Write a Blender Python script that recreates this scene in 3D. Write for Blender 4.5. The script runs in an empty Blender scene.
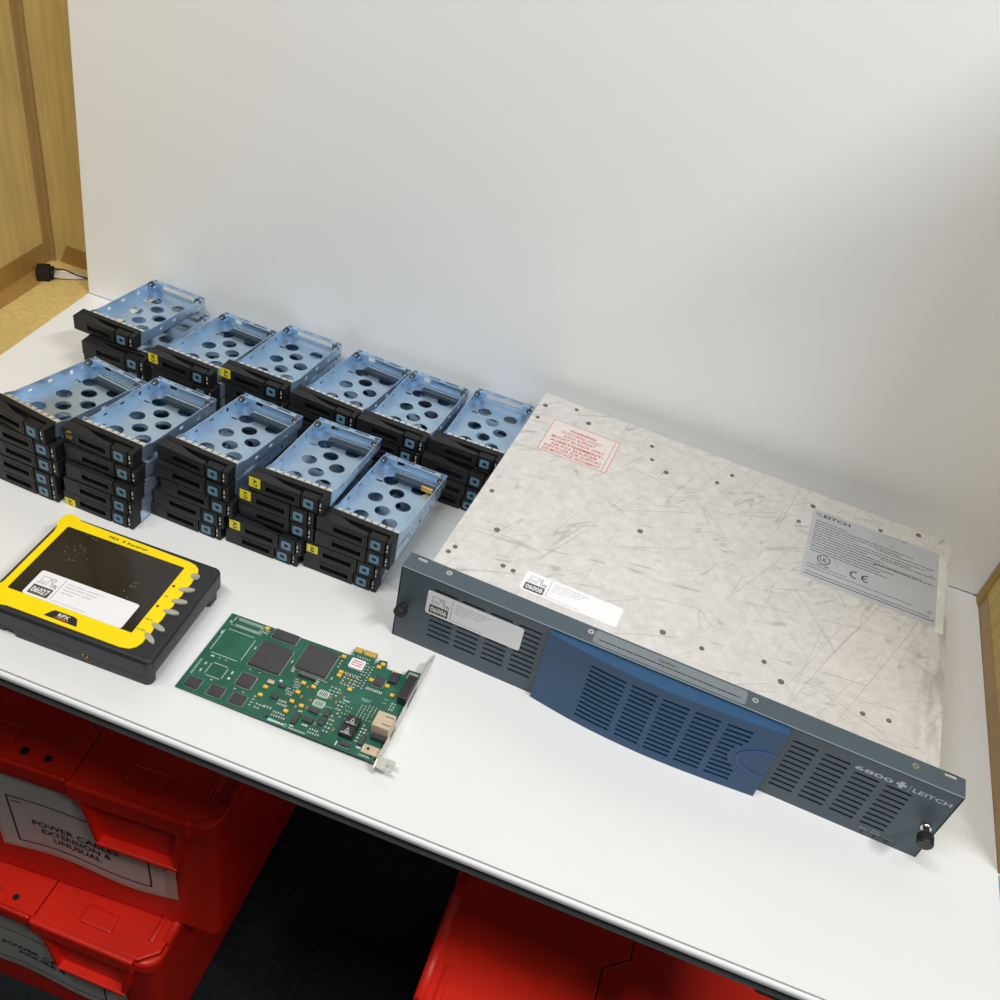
import bpy, bmesh, math, random
from mathutils import Matrix, Vector
random.seed(7)
R = math.radians
TH = R(3.3)                    # the bench is turned this much against the rack unit
ZT = 1.005                     # bench height, metres
C = bpy.context.scene.collection
mm = 0.001

def W(x, y, z=0.0):            # rack-frame millimetres -> world metres
    c, s = math.cos(-TH), math.sin(-TH)
    return Vector(((c * x - s * y) * mm, (s * x + c * y) * mm, z * mm + ZT))

# ------------------------------------------------------------------ materials
def mat(name, col, rough=0.5, metal=0.0, noise=0.0, nscale=60.0, bump=0.0, bscale=200.0, coat=0.0, spec=0.5, stretch=None, emit=0.0):
    m = bpy.data.materials.new(name); m.use_nodes = True
    nt = m.node_tree; b = nt.nodes['Principled BSDF']
    b.inputs['Base Color'].default_value = (*col, 1)
    b.inputs['Roughness'].default_value = rough
    b.inputs['Metallic'].default_value = metal
    b.inputs['Specular IOR Level'].default_value = spec
    b.inputs['Coat Weight'].default_value = coat
    tc = nt.nodes.new('ShaderNodeTexCoord')
    src = tc.outputs['Object']
    if stretch:
        mp = nt.nodes.new('ShaderNodeMapping'); mp.inputs['Scale'].default_value = stretch
        nt.links.new(src, mp.inputs['Vector']); src = mp.outputs['Vector']
    if noise > 0:
        n = nt.nodes.new('ShaderNodeTexNoise'); n.inputs['Scale'].default_value = nscale; n.inputs['Detail'].default_value = 5
        nt.links.new(src, n.inputs['Vector'])
        r = nt.nodes.new('ShaderNodeValToRGB')
        lo = tuple(max(0, c * (1 - noise)) for c in col); hi = tuple(min(1, c * (1 + noise)) for c in col)
        r.color_ramp.elements[0].position = 0.3; r.color_ramp.elements[0].color = (*lo, 1)
        r.color_ramp.elements[1].position = 0.7; r.color_ramp.elements[1].color = (*hi, 1)
        nt.links.new(n.outputs['Fac'], r.inputs['Fac']); nt.links.new(r.outputs['Color'], b.inputs['Base Color'])
    if bump > 0:
        n2 = nt.nodes.new('ShaderNodeTexNoise'); n2.inputs['Scale'].default_value = bscale
        nt.links.new(src, n2.inputs['Vector'])
        bp = nt.nodes.new('ShaderNodeBump'); bp.inputs['Strength'].default_value = bump; bp.inputs['Distance'].default_value = 0.0005
        nt.links.new(n2.outputs['Fac'], bp.inputs['Height']); nt.links.new(bp.outputs['Normal'], b.inputs['Normal'])
    return m

M = {}
M['white_board'] = mat('white_board', (0.875, 0.895, 0.905), 0.34, noise=0.008, nscale=3)
M['white_sheet'] = mat('white_sheet', (0.765, 0.775, 0.77), 0.30, noise=0.012, nscale=4)
M['edge_white'] = mat('edge_white', (0.78, 0.80, 0.80), 0.35)
M['edge_grey'] = mat('edge_grey', (0.16, 0.17, 0.17), 0.6)
M['seam'] = mat('seam', (0.25, 0.26, 0.25), 0.7)
M['steel_leg'] = mat('steel_leg', (0.35, 0.28, 0.2), 0.6)
M['black'] = mat('black_plastic', (0.008, 0.0085, 0.010), 0.5, spec=0.35, bump=0.2, bscale=1500)
M['black_lever'] = mat('black_lever', (0.014, 0.015, 0.017), 0.48, spec=0.4, bump=0.2, bscale=1500)
M['dark_hole'] = mat('dark_recess', (0.004, 0.004, 0.005), 0.6)
M['rubber'] = mat('rubber', (0.05, 0.05, 0.055), 0.6)
M['zinc'] = mat('blue_zinc', (0.49, 0.65, 0.82), 0.31, 0.85, noise=0.14, nscale=30)
M['zinc_dark'] = mat('dark_zinc', (0.045, 0.065, 0.09), 0.4, 0.5)
M['finger'] = mat('spring_steel', (0.86, 0.85, 0.80), 0.3, 0.7)
M['btn_blue'] = mat('button_blue', (0.11, 0.24, 0.34), 0.45)
M['dot'] = mat('pipes_and_glints', (0.75, 0.75, 0.72), 0.4)
M['yel'] = mat('sticker_yellow', (0.86, 0.74, 0.02), 0.45)
M['ink'] = mat('ink_black', (0.012, 0.012, 0.012), 0.6)
M['ink_grey'] = mat('ink_grey', (0.30, 0.30, 0.32), 0.6)
M['ink_pale'] = mat('ink_pale', (0.55, 0.55, 0.58), 0.6)
M['ink_red'] = mat('ink_red', (0.50, 0.07, 0.04), 0.6)
M['paper'] = mat('paper_white', (0.80, 0.80, 0.82), 0.45)
M['paper_glossy'] = mat('label_silver', (0.46, 0.48, 0.51), 0.35, 0.15, noise=0.05, nscale=30)
M['lbl_grey'] = mat('label_grey_block', (0.085, 0.080, 0.075), 0.55)
M['steelblue'] = mat('bezel_grey_blue', (0.068, 0.096, 0.118), 0.45, 0.1, noise=0.05, nscale=25)
M['blue'] = mat('bezel_blue', (0.014, 0.070, 0.165), 0.42, noise=0.06, nscale=14)
M['blue_hi'] = mat('bezel_blue_bump', (0.026, 0.075, 0.21), 0.4)
M['bez_text'] = mat('bezel_print', (0.46, 0.52, 0.56), 0.5)
M['clear'] = mat('clear_label', (0.17, 0.20, 0.22), 0.25)
M['scr'] = mat('screw_steel', (0.6, 0.6, 0.55), 0.35, 0.9)
M['knob'] = mat('knob_black', (0.02, 0.02, 0.022), 0.35)
M['chrome'] = mat('chrome', (0.75, 0.75, 0.75), 0.15, 1.0)
M['rv_yellow'] = mat('receiver_yellow', (0.90, 0.68, 0.0), 0.40, noise=0.02, nscale=30)
M['rv_black'] = mat('receiver_black', (0.017, 0.019, 0.024), 0.42, bump=0.3, bscale=900)
M['rv_dark'] = mat('receiver_dark_side', (0.034, 0.040, 0.046), 0.55, noise=0.1, nscale=80)
M['glass'] = mat('screen_glass', (0.018, 0.016, 0.014), 0.09, noise=0.3, nscale=25)
M['rv_btn'] = mat('receiver_button', (0.36, 0.36, 0.29), 0.5)
M['orange'] = mat('logo_orange', (0.55, 0.12, 0.04), 0.5)
M['pcb'] = mat('pcb_green', (0.012, 0.105, 0.065), 0.32, noise=0.25, nscale=50)
M['pcb_edge'] = mat('pcb_edge', (0.10, 0.17, 0.08), 0.5)
M['silk'] = mat('silk_white', (0.55, 0.62, 0.55), 0.5)
M['silk_blue'] = mat('silk_pale_blue', (0.35, 0.60, 0.68), 0.5)
M['chip'] = mat('chip_black', (0.036, 0.034, 0.040), 0.3, coat=0.3, noise=0.12, nscale=90)
M['gold'] = mat('gold_finger', (0.72, 0.45, 0.08), 0.35, 0.5)
M['cap_yel'] = mat('capacitor_yellow', (0.80, 0.50, 0.05), 0.45)
M['solder'] = mat('solder', (0.66, 0.66, 0.60), 0.3, 0.7)
M['tan'] = mat('jack_tan', (0.62, 0.50, 0.36), 0.4, 0.3)
M['plate_steel'] = mat('bracket_steel', (0.66, 0.66, 0.60), 0.35, 0.7)
M['red'] = mat('crate_red', (0.76, 0.020, 0.007), 0.38, spec=0.4, noise=0.12, nscale=9, bump=0.15, bscale=300)
M['red_in'] = mat('crate_red_recess', (0.45, 0.014, 0.009), 0.45)
M['bluetub'] = mat('tub_blue', (0.16, 0.45, 0.72), 0.4)
M['carpet'] = mat('carpet', (0.006, 0.011, 0.014), 0.95, noise=0.6, nscale=90, bump=0.8, bscale=400)
M['wire'] = mat('wire_white', (0.70, 0.64, 0.60), 0.45)
M['brass'] = mat('brass', (0.60, 0.36, 0.08), 0.4, 0.8)
M['crate_sheet'] = mat('laminated_sheet', (0.62, 0.60, 0.56), 0.3)
M['crate_sleeve'] = mat('sleeve', (0.55, 0.50, 0.38), 0.35)
M['lamp'] = mat('lamp_housing', (0.7, 0.7, 0.7), 0.5)

def card_mat(name, col, tape=False):
    m = bpy.data.materials.new(name); m.use_nodes = True
    nt = m.node_tree; b = nt.nodes['Principled BSDF']; b.inputs['Roughness'].default_value = 0.35 if tape else 0.8
    tc = nt.nodes.new('ShaderNodeTexCoord')
    mp = nt.nodes.new('ShaderNodeMapping'); mp.inputs['Scale'].default_value = (1, 1, 0.06)
    nt.links.new(tc.outputs['Object'], mp.inputs['Vector'])
    n = nt.nodes.new('ShaderNodeTexNoise'); n.inputs['Scale'].default_value = 170; n.inputs['Detail'].default_value = 3
    nt.links.new(mp.outputs['Vector'], n.inputs['Vector'])
    n2 = nt.nodes.new('ShaderNodeTexNoise'); n2.inputs['Scale'].default_value = 7; n2.inputs['Detail'].default_value = 4
    nt.links.new(tc.outputs['Object'], n2.inputs['Vector'])
    ad = nt.nodes.new('ShaderNodeMath'); ad.operation = 'ADD'
    nt.links.new(n.outputs['Fac'], ad.inputs[0]); nt.links.new(n2.outputs['Fac'], ad.inputs[1])
    r = nt.nodes.new('ShaderNodeValToRGB')
    r.color_ramp.elements[0].position = 0.75 / 2 + 0.05; r.color_ramp.elements[1].position = 0.62
    hv = nt.nodes.new('ShaderNodeMath'); hv.operation = 'MULTIPLY'; hv.inputs[1].default_value = 0.5
    nt.links.new(ad.outputs[0], hv.inputs[0]); nt.links.new(hv.outputs[0], r.inputs['Fac'])
    r.color_ramp.elements[0].color = (*[c * 0.88 for c in col], 1); r.color_ramp.elements[1].color = (*[c * 1.08 for c in col], 1)
    nt.links.new(r.outputs['Color'], b.inputs['Base Color'])
    return m
M['card'] = card_mat('cardboard', (0.60, 0.44, 0.15))
M['tape'] = card_mat('brown_tape', (0.37, 0.215, 0.06), True)
M['card_dark'] = card_mat('cardboard_edge', (0.37, 0.24, 0.08))

def scratched():
    m = bpy.data.materials.new('scratched_aluminium'); m.use_nodes = True
    nt = m.node_tree; b = nt.nodes['Principled BSDF']; L = nt.links.new
    b.inputs['Metallic'].default_value = 0.45; b.inputs['Roughness'].default_value = 0.42
    tc = nt.nodes.new('ShaderNodeTexCoord')
    base = nt.nodes.new('ShaderNodeTexNoise'); base.inputs['Scale'].default_value = 130; base.inputs['Detail'].default_value = 6
    L(tc.outputs['Object'], base.inputs['Vector'])
    rb = nt.nodes.new('ShaderNodeValToRGB')
    rb.color_ramp.elements[0].position = 0.3; rb.color_ramp.elements[0].color = (0.66, 0.645, 0.62, 1)
    rb.color_ramp.elements[1].position = 0.7; rb.color_ramp.elements[1].color = (0.78, 0.77, 0.745, 1)
    L(base.outputs['Fac'], rb.inputs['Fac'])
    cur = rb.outputs['Color']
    big = nt.nodes.new('ShaderNodeTexNoise'); big.inputs['Scale'].default_value = 7; big.inputs['Detail'].default_value = 2
    L(tc.outputs['Object'], big.inputs['Vector'])
    gate = nt.nodes.new('ShaderNodeMapRange'); gate.inputs[1].default_value = 0.38; gate.inputs[2].default_value = 0.62
    L(big.outputs['Fac'], gate.inputs[0])
    for i, (rot, sc, st, lo, hi, dark) in enumerate([(20, 46, 30, .010, .03, .55), (62, 38, 36, .009, .026, .5), (-35, 30, 28, .007, .028, .62), (85, 70, 40, .010, .03, .6), (108, 52, 30, .009, .026, .6), (47, 90, 30, .014, .04, .6), (8, 24, 30, .005, .04, .45), (75, 22, 30, .005, .04, .45)]):
        mp = nt.nodes.new('ShaderNodeMapping'); mp.inputs['Rotation'].default_value = (0, 0, R(rot))
        mp.inputs['Location'].default_value = (i * 3.1, i * 1.7, 0)
        mp2 = nt.nodes.new('ShaderNodeMapping'); mp2.inputs['Scale'].default_value = (1.0, 1.0 / 16, 1)
        # long thin iso-lines of a stretched noise
        L(tc.outputs['Object'], mp.inputs['Vector']); L(mp.outputs['Vector'], mp2.inputs['Vector'])
        n = nt.nodes.new('ShaderNodeTexNoise'); n.inputs['Scale'].default_value = sc; n.inputs['Detail'].default_value = 0.6; n.inputs['Distortion'].default_value = 0.0
        L(mp2.outputs['Vector'], n.inputs['Vector'])
        s = nt.nodes.new('ShaderNodeMath'); s.operation = 'SUBTRACT'; s.inputs[1].default_value = 0.5; L(n.outputs['Fac'], s.inputs[0])
        a = nt.nodes.new('ShaderNodeMath'); a.operation = 'ABSOLUTE'; L(s.outputs[0], a.inputs[0])
        mr = nt.nodes.new('ShaderNodeMapRange'); mr.inputs[1].default_value = 0.0; mr.inputs[2].default_value = lo * 0.8; mr.inputs[3].default_value = 1; mr.inputs[4].default_value = 0
        L(a.outputs[0], mr.inputs[0])
        # break the lines up
        n3 = nt.nodes.new('ShaderNodeTexNoise'); n3.inputs['Scale'].default_value = 11 + i * 2; L(mp.outputs['Vector'], n3.inputs['Vector'])
        g3 = nt.nodes.new('ShaderNodeMapRange'); g3.inputs[1].default_value = 0.50; g3.inputs[2].default_value = 0.56; L(n3.outputs['Fac'], g3.inputs[0])
        mul = nt.nodes.new('ShaderNodeMath'); mul.operation = 'MULTIPLY'; L(mr.outputs[0], mul.inputs[0]); L(g3.outputs[0], mul.inputs[1])
        mul2 = nt.nodes.new('ShaderNodeMath'); mul2.operation = 'MULTIPLY'; L(mul.outputs[0], mul2.inputs[0]); mul2.inputs[1].default_value = 1 - dark - 0.02
        mx = nt.nodes.new('ShaderNodeMix'); mx.data_type = 'RGBA'
        L(mul2.outputs[0], mx.inputs['Factor']); L(cur, mx.inputs[6]); mx.inputs[7].default_value = (0.24, 0.235, 0.22, 1)
        cur = mx.outputs[2]
    # worn band by the right-hand edge
    sep = nt.nodes.new('ShaderNodeSeparateXYZ'); L(tc.outputs['Object'], sep.inputs[0])
    mr = nt.nodes.new('ShaderNodeMapRange'); mr.inputs[1].default_value = 0.425; mr.inputs[2].default_value = 0.456
    L(sep.outputs['X'], mr.inputs[0])
    mp = nt.nodes.new('ShaderNodeMapping'); mp.inputs['Scale'].default_value = (1, 0.25, 1); L(tc.outputs['Object'], mp.inputs['Vector'])
    n = nt.nodes.new('ShaderNodeTexNoise'); n.inputs['Scale'].default_value = 90; n.inputs['Detail'].default_value = 4; L(mp.outputs['Vector'], n.inputs['Vector'])
    g = nt.nodes.new('ShaderNodeMapRange'); g.inputs[1].default_value = 0.45; g.inputs[2].default_value = 0.62; L(n.outputs['Fac'], g.inputs[0])
    mul = nt.nodes.new('ShaderNodeMath'); mul.operation = 'MULTIPLY'; L(mr.outputs[0], mul.inputs[0]); L(g.outputs[0], mul.inputs[1])
    mul2 = nt.nodes.new('ShaderNodeMath'); mul2.operation = 'MULTIPLY'; L(mul.outputs[0], mul2.inputs[0]); mul2.inputs[1].default_value = 0.6
    mx = nt.nodes.new('ShaderNodeMix'); mx.data_type = 'RGBA'; L(mul2.outputs[0], mx.inputs['Factor']); L(cur, mx.inputs[6]); mx.inputs[7].default_value = (0.36, 0.35, 0.32, 1)
    L(mx.outputs[2], b.inputs['Base Color'])
    return m
M['alu'] = scratched()

# ------------------------------------------------------------------ mesh helpers
class MB:
    def __init__(s): s.v = []; s.f = []; s.sm = []
    def add(s, vs, fs, mtx=None, smooth=False):
        o = len(s.v)
        for p in vs:
            p = Vector(p)
            if mtx is not None: p = mtx @ p
            s.v.append(p)
        for q in fs: s.f.append(tuple(i + o for i in q)); s.sm.append(smooth)
        return s
    def bm(s, b, mtx=None, smooth=False):
        b.verts.index_update()
        s.add([v.co.copy() for v in b.verts], [[v.index for v in f.verts] for f in b.faces], mtx, smooth); b.free(); return s
    def box(s, x0, x1, y0, y1, z0, z1, r=0.0, seg=1, mtx=None):
        b = bmesh.new(); bmesh.ops.create_cube(b, size=1)
        for v in b.verts: v.co = Vector(((x0 + x1) / 2 + v.co.x * (x1 - x0), (y0 + y1) / 2 + v.co.y * (y1 - y0), (z0 + z1) / 2 + v.co.z * (z1 - z0)))
        if r > 0: bmesh.ops.bevel(b, geom=list(b.edges), offset=r, segments=seg, affect='EDGES', profile=0.5)
        return s.bm(b, mtx, False)
    def cyl(s, x, y, z, r, h, axis='z', n=20, r2=None, bev=0.0, mtx=None):
        b = bmesh.new(); bmesh.ops.create_cone(b, cap_ends=True, segments=n, radius1=r, radius2=r if r2 is None else r2, depth=h)
        if bev > 0: bmesh.ops.bevel(b, geom=[e for e in b.edges if abs(e.verts[0].co.z - e.verts[1].co.z) < 1e-6], offset=bev, segments=2, affect='EDGES', profile=0.5)
        rm = {'z': Matrix(), 'y': Matrix.Rotation(R(90), 4, 'X'), 'x': Matrix.Rotation(R(90), 4, 'Y')}[axis]
        m = Matrix.Translation((x, y, z)) @ rm
        if mtx is not None: m = mtx @ m
        o = len(s.f); s.bm(b, m, True)
        for i in range(o, len(s.f)):
            if len(s.f[i]) > 4: s.sm[i] = False
        return s
    def prism(s, pts, z0, z1, mtx=None, r=0.0, seg=2):
        b = bmesh.new(); vs = [b.verts.new((x, y, z0)) for x, y in pts]; f = b.faces.new(vs)
        e = bmesh.ops.extrude_face_region(b, geom=[f])
        for g in e['geom']:
            if isinstance(g, bmesh.types.BMVert): g.co.z = z1
        bmesh.ops.recalc_face_normals(b, faces=b.faces)
        if r > 0: bmesh.ops.bevel(b, geom=[e for e in b.edges if abs(e.verts[0].co.z - z1) < 1e-6 and abs(e.verts[1].co.z - z1) < 1e-6], offset=r, segments=seg, affect='EDGES', profile=0.5)
        return s.bm(b, mtx)
    def tube(s, pts, r, n=8):
        pts = [Vector(p) for p in pts]; rings = []; o = len(s.v)
        for i, p in enumerate(pts):
            d = (pts[min(i + 1, len(pts) - 1)] - pts[max(i - 1, 0)]).normalized()
            a = d.orthogonal().normalized() if i == 0 else (pa - d * pa.dot(d)).normalized()
            pa = a; bb = d.cross(a)
            for k in range(n):
                t = 2 * math.pi * k / n; s.v.append(p + (a * math.cos(t) + bb * math.sin(t)) * r)
        for i in range(len(pts) - 1):
            for k in range(n):
                s.f.append((o + i * n + k, o + i * n + (k + 1) % n, o + (i + 1) * n + (k + 1) % n, o + (i + 1) * n + k)); s.sm.append(True)
        s.f.append(tuple(o + k for k in reversed(range(n)))); s.sm.append(False)
        q = o + (len(pts) - 1) * n; s.f.append(tuple(q + k for k in range(n))); s.sm.append(False)
        return s
    def build(s, name, m, parent=None, loc=None, rot=None):
        me = bpy.data.meshes.new(name)
        me.from_pydata([v * mm for v in s.v], [], s.f); me.update()
        for p, sm in zip(me.polygons, s.sm): p.use_smooth = sm
        o = bpy.data.objects.new(name, me); C.objects.link(o)
        me.materials.append(m)
        if parent is not None: o.parent = parent
        if loc: o.location = Vector(loc) * mm
        if rot: o.rotation_euler = rot
        return o

def curve_mesh(cu):
    o = bpy.data.objects.new('tmp', cu); C.objects.link(o)
    dg = bpy.context.evaluated_depsgraph_get(); dg.update()
    me = bpy.data.meshes.new_from_object(o.evaluated_get(dg))
    vs = [v.co.copy() for v in me.vertices]; fs = [tuple(p.vertices) for p in me.polygons]
    bpy.data.objects.remove(o); bpy.data.meshes.remove(me); bpy.data.curves.remove(cu)
    return vs, fs

def plate(mb, outer, holes, t, mtx=None, fn=None):
    """flat plate in the xy plane, z 0..t, with holes; fn can bend it"""
    cu = bpy.data.curves.new('c', 'CURVE'); cu.dimensions = '2D'; cu.fill_mode = 'BOTH'; cu.extrude = t / 2
    for lp in [outer] + list(holes):
        sp = cu.splines.new('POLY'); sp.points.add(len(lp) - 1); sp.use_cyclic_u = True
        for i, (x, y) in enumerate(lp): sp.points[i].co = (x, y, 0, 1)
    vs, fs = curve_mesh(cu)
    vs = [Vector((v.x, v.y, v.z + t / 2)) for v in vs]
    if fn: vs = [Vector(fn(v)) for v in vs]
    mb.add(vs, fs, mtx); return mb

def rect(x0, x1, y0, y1): return [(x0, y0), (x1, y0), (x1, y1), (x0, y1)]
def rrect(x0, x1, y0, y1, r, n=4):
    out = []
    for cx, cy, a in ((x1 - r, y0 + r, -90), (x1 - r, y1 - r, 0), (x0 + r, y1 - r, 90), (x0 + r, y0 + r, 180)):
        for k in range(n + 1):
            t = R(a + 90 * k / n); out.append((cx + r * math.cos(t), cy + r * math.sin(t)))
    return out
def circ(x, y, r, n=20, ry=None, rot=0):
    ry = ry or r; c, s = math.cos(rot), math.sin(rot); out = []
    for k in range(n):
        a, b = r * math.cos(2 * math.pi * k / n), ry * math.sin(2 * math.pi * k / n)
        out.append((x + a * c - b * s, y + a * s + b * c))
    return out

def text(mb, s, x, y, size, width=None, bold=0.0, t=0.05, mtx=None, rot=0.0, align='LEFT', shear=0.0, spacing=1.0, height=None):
    cu = bpy.data.curves.new('t', 'FONT'); cu.body = s; cu.size = size; cu.offset = bold; cu.extrude = t / 2
    cu.shear = shear; cu.space_character = spacing; cu.resolution_u = 2
    vs, fs = curve_mesh(cu)
    if not vs: return mb
    x0 = min(v.x for v in vs); x1 = max(v.x for v in vs); y0 = min(v.y for v in vs); y1 = max(v.y for v in vs)
    sx = width / (x1 - x0) if width else 1.0; sy = height / (y1 - y0) if height else 1.0
    w = (x1 - x0) * sx
    ox = {'LEFT': 0, 'CENTER': -w / 2, 'RIGHT': -w}[align]
    m = Matrix.Translation((x, y, t / 2)) @ Matrix.Rotation(rot, 4, 'Z')
    if mtx is not None: m = mtx @ m
    mb.add([((v.x - x0) * sx + ox, (v.y - (y0 if height else 0)) * sy, v.z) for v in vs], fs, m); return mb

def scribble(mb, x0, x1, y, h, mtx=None, seed=0, t=0.05, gap=0.8):
    """a line of print too small to read: word-length dashes"""
    rr = random.Random(seed); x = x0
    while x < x1:
        w = min(rr.uniform(1.5, 6) * h * 1.6, x1 - x)
        mb.add([(x, y, 0), (x + w, y, 0), (x + w, y + h, 0), (x, y + h, 0), (x, y, t), (x + w, y, t), (x + w, y + h, t), (x, y + h, t)],
               [(4, 5, 6, 7), (0, 1, 5, 4), (1, 2, 6, 5), (2, 3, 7, 6), (3, 0, 4, 7)], mtx)
        x += w + h * gap
    return mb

FRONT = Matrix.Rotation(R(90), 4, 'X')            # xy plane -> xz plane, facing -y

def thing(name, label, cat, x, y, z=0, yaw=0, group=None):
    o = bpy.data.objects.new(name, None); C.objects.link(o); o.empty_display_size = 0.02
    o.location = W(x, y, z); o.rotation_euler = (0, 0, R(yaw) - TH)
    o['label'] = label; o['category'] = cat
    if group: o['group'] = group
    return o

# ------------------------------------------------------------------ the setting
def struct(o): o['kind'] = 'structure'; return o
f = MB().box(-3000, 3000, -2500, 2500, -20, 0).build('floor', M['carpet']); struct(f)

struct(MB().box(-3000, 3000, 1250, 1350, 0, 2600).build('wall_back', mat('room_wall', (0.55, 0.54, 0.50), 0.8)))
struct(MB().box(-2300, -2200, -2500, 1250, 0, 2600).build('wall_left', mat('room_wall_side', (0.5, 0.5, 0.47), 0.8)))
struct(MB().box(2400, 2500, -2500, 1250, 0, 2600).build('wall_right', mat('room_wall_right', (0.5, 0.5, 0.47), 0.8)))
# bench (axis aligned with the world): front edge line in bench frame
yF = W(-79, -182)[1] * 1000
xL, xR = -1000.0, 552.0
def benchx(x, y): p = W(x, y); return p.x * 1000, p.y * 1000
bench = bpy.data.objects.new('workbench', None); C.objects.link(bench); bench.location = (0, 0, 0)
bench['label'] = 'white-topped workbench with a pale rounded front edge over dark shelves space'; bench['category'] = 'workbench'
bench['label'] = 'white-topped workbench with a pale rounded front edge, crates stored beneath it'
T0 = ZT * 1000
mb = MB().box(xL, xR, yF - 4, yF + 640, T0 - 9.0, T0 - 1.4, 2.6, 3).box(xR - 4, xR + 5.6, yF + 164, yF + 640, T0 - 9.0, T0 - 1.4)
mb.build('bench_top', M['edge_white'], bench)
MB().box(xL, xR - 2, yF - 1, yF + 636, T0 - 22, T0 - 9).build('under_board', M['edge_grey'], bench)
for lx, ly in ((-960, 30), (-960, 600)):
    MB().box(lx - 20, lx + 20, yF + ly - 20, yF + ly + 20, 0, T0 - 22, 2).build('leg', M['steel_leg'], bench)
MB().box(529, 549, yF + 590, yF + 630, 0, T0 - 22, 2).build('leg', M['steel_leg'], bench)
MB().box(529, 549, yF + 10, yF + 50, 0, T0 - 22, 2).build('leg', M['steel_leg'], bench)
MB().box(402, 424, yF + 3, yF + 30, T0 - 90, T0 - 22, 2).build('wooden_cleat', M['steel_leg'], bench)
bk = MB()
bk.box(374, 402, yF + 3, yF + 20, T0 - 34, T0 - 22, 1).box(396, 402, yF + 3, yF + 30, T0 - 60, T0 - 30, 1)
bk.build('brass_bracket', M['brass'], bench)

MB().box(xL + 2, xR - 2, yF - 0.7, yF - 0.02, T0 - 2.2, T0 - 1.38).build('edge_seam', M['seam'], bench)
# white sheet on the bench: left edge / right edge corners from the photo
def sheetpoly(z0, z1, pts, mb=None):
    mb = mb or MB(); mb.prism(pts, z0, z1); return mb
P = [benchx(-567, 305), benchx(-545, -14 - 160), benchx(558, -139), benchx(531, 366)]
P[1] = (P[1][0] + 8, yF); P[2] = (P[2][0], yF); P[2] = (xR - 0.5, yF)
mb = MB().prism([P[0], P[1], P[2], (P[3][0], P[3][1])], T0 - 1.4, T0)
sh = mb.build('base_sheet', M['white_sheet'])
sh['label'] = 'smooth white sheet lying flat on the bench under all the equipment'; sh['category'] = 'sheet'
print('sheet', P)
# upright white panel
wy = P[0][1]; wy2 = P[3][1]
WL, WR = P[0], P[3]
mb = MB()
# slight lean of the left edge
pts = [(WL[0], 0), (WR[0] + 0, 0), (WR[0] - 6, 950), (WL[0] + 36, 950)]
mb.prism(pts, 0, 5, Matrix.Translation((0, WL[1] + 5, T0)) @ Matrix.Rotation(R(90), 4, 'X') , r=1.2)
panel = mb.build('back_panel', M['white_board'])
panel['label'] = 'tall smooth white panel standing upright behind the equipment'; panel['category'] = 'panel'
panel.rotation_euler = (0, 0, 0)

# ------------------------------------------------------------------ big cardboard carton around the bench
cl = benchx(-653, 345); clx = cl[0]; cby = max(cl[1], WL[1] + 42)
carton = bpy.data.objects.new('cardboard_carton', None); C.objects.link(carton)
carton['label'] = 'big opened brown cardboard carton standing around the white sheet and panel'; carton['category'] = 'cardboard box'
# left wall, with corner fold
MB().box(clx - 5, clx, -330, cby + 5, T0 - 1.4, T0 + 800).build('side_wall', M['card'], carton)
MB().box(clx - 5, xR + 5, cby, cby + 5, T0 - 1.4, T0 + 800).build('back_wall', M['card'], carton)
_sl = (P[1][0] - P[0][0]) / (P[1][1] - P[0][1])
MB().prism([(clx, -330), (P[0][0] - 0.6 + _sl * (-330 - P[0][1]), -330), (P[0][0] - 0.6, P[0][1]), (P[0][0] - 0.6, cby), (clx, cby)], T0 - 1.4, T0 - 0.4).build('bottom_flap', M['card'], carton)
rx0 = xR + 0.3
mb = MB().box(rx0, rx0 + 5, yF + 165, cby, T0 - 1.4, T0 + 800)
rw = mb.build('side_wall', M['card'], carton)
# corner flap (folded strip) at the left rear corner
mb = MB(); mb.box(clx, clx + 1.5, cby - 14, cby, T0 - 0.4, T0 + 800).box(clx + 1.5, clx + 6, cby - 4, cby, T0 - 0.4, T0 + 800)
mb.build('corner_fold', M['card_dark'], carton)
mb = MB(); mb.box(clx, clx + 0.5, -330, cby - 14.5, T0 - 0.4, T0 + 28).box(clx + 0.5, clx + 25, -330, cby - 17, T0 - 0.4, T0 + 0.1)
mb.prism([(0, 0), (52, 0), (52, 26), (12, 26)], 0, 0.5, Matrix.Translation((clx + 12, cby - 0.2, T0 - 0.4)) @ FRONT)
mb.build('brown_tape', M['tape'], carton)
mb = MB(); mb.box(rx0 - 0.6, rx0, yF + 165, WR[1] - 1, T0 - 1.4, T0 + 20)
mb.build('brown_tape', M['tape'], carton)
mb = MB(); mb.box(rx0 - 3, rx0, WR[1] - 14, WR[1] - 0.5, T0 + 1, T0 + 760)
mb.build('corner_fold', M['card_dark'], carton)

# ------------------------------------------------------------------ black connector with white wires in the carton corner
t = thing('cable_connector', 'small black plug connector with white wires in the far left carton corner', 'connector', -629, 303, -0.4, 35)
MB().box(-9, 7, -10, 10, 0, 15, 1.5, 2).box(7, 11, -8, 8, 2, 13, 1).build('housing', M['black'], t)
w = MB()
for k in range(4):
    w.tube([(11, -6 + 4 * k, 6), (22, -5 + 3.2 * k, 4 + k), (36, -3 + 2.4 * k, 2 + 0.6 * k), (46, -2 + 2 * k, 1.6)], 1.1)
w.build('wires', M['wire'], t)
w = MB(); w.tube([(11, 5, 10), (22, 6, 9), (38, 1, 4), (50, -2, 2)], 0.9)
w.build('black_wire', M['black'], t)

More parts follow.
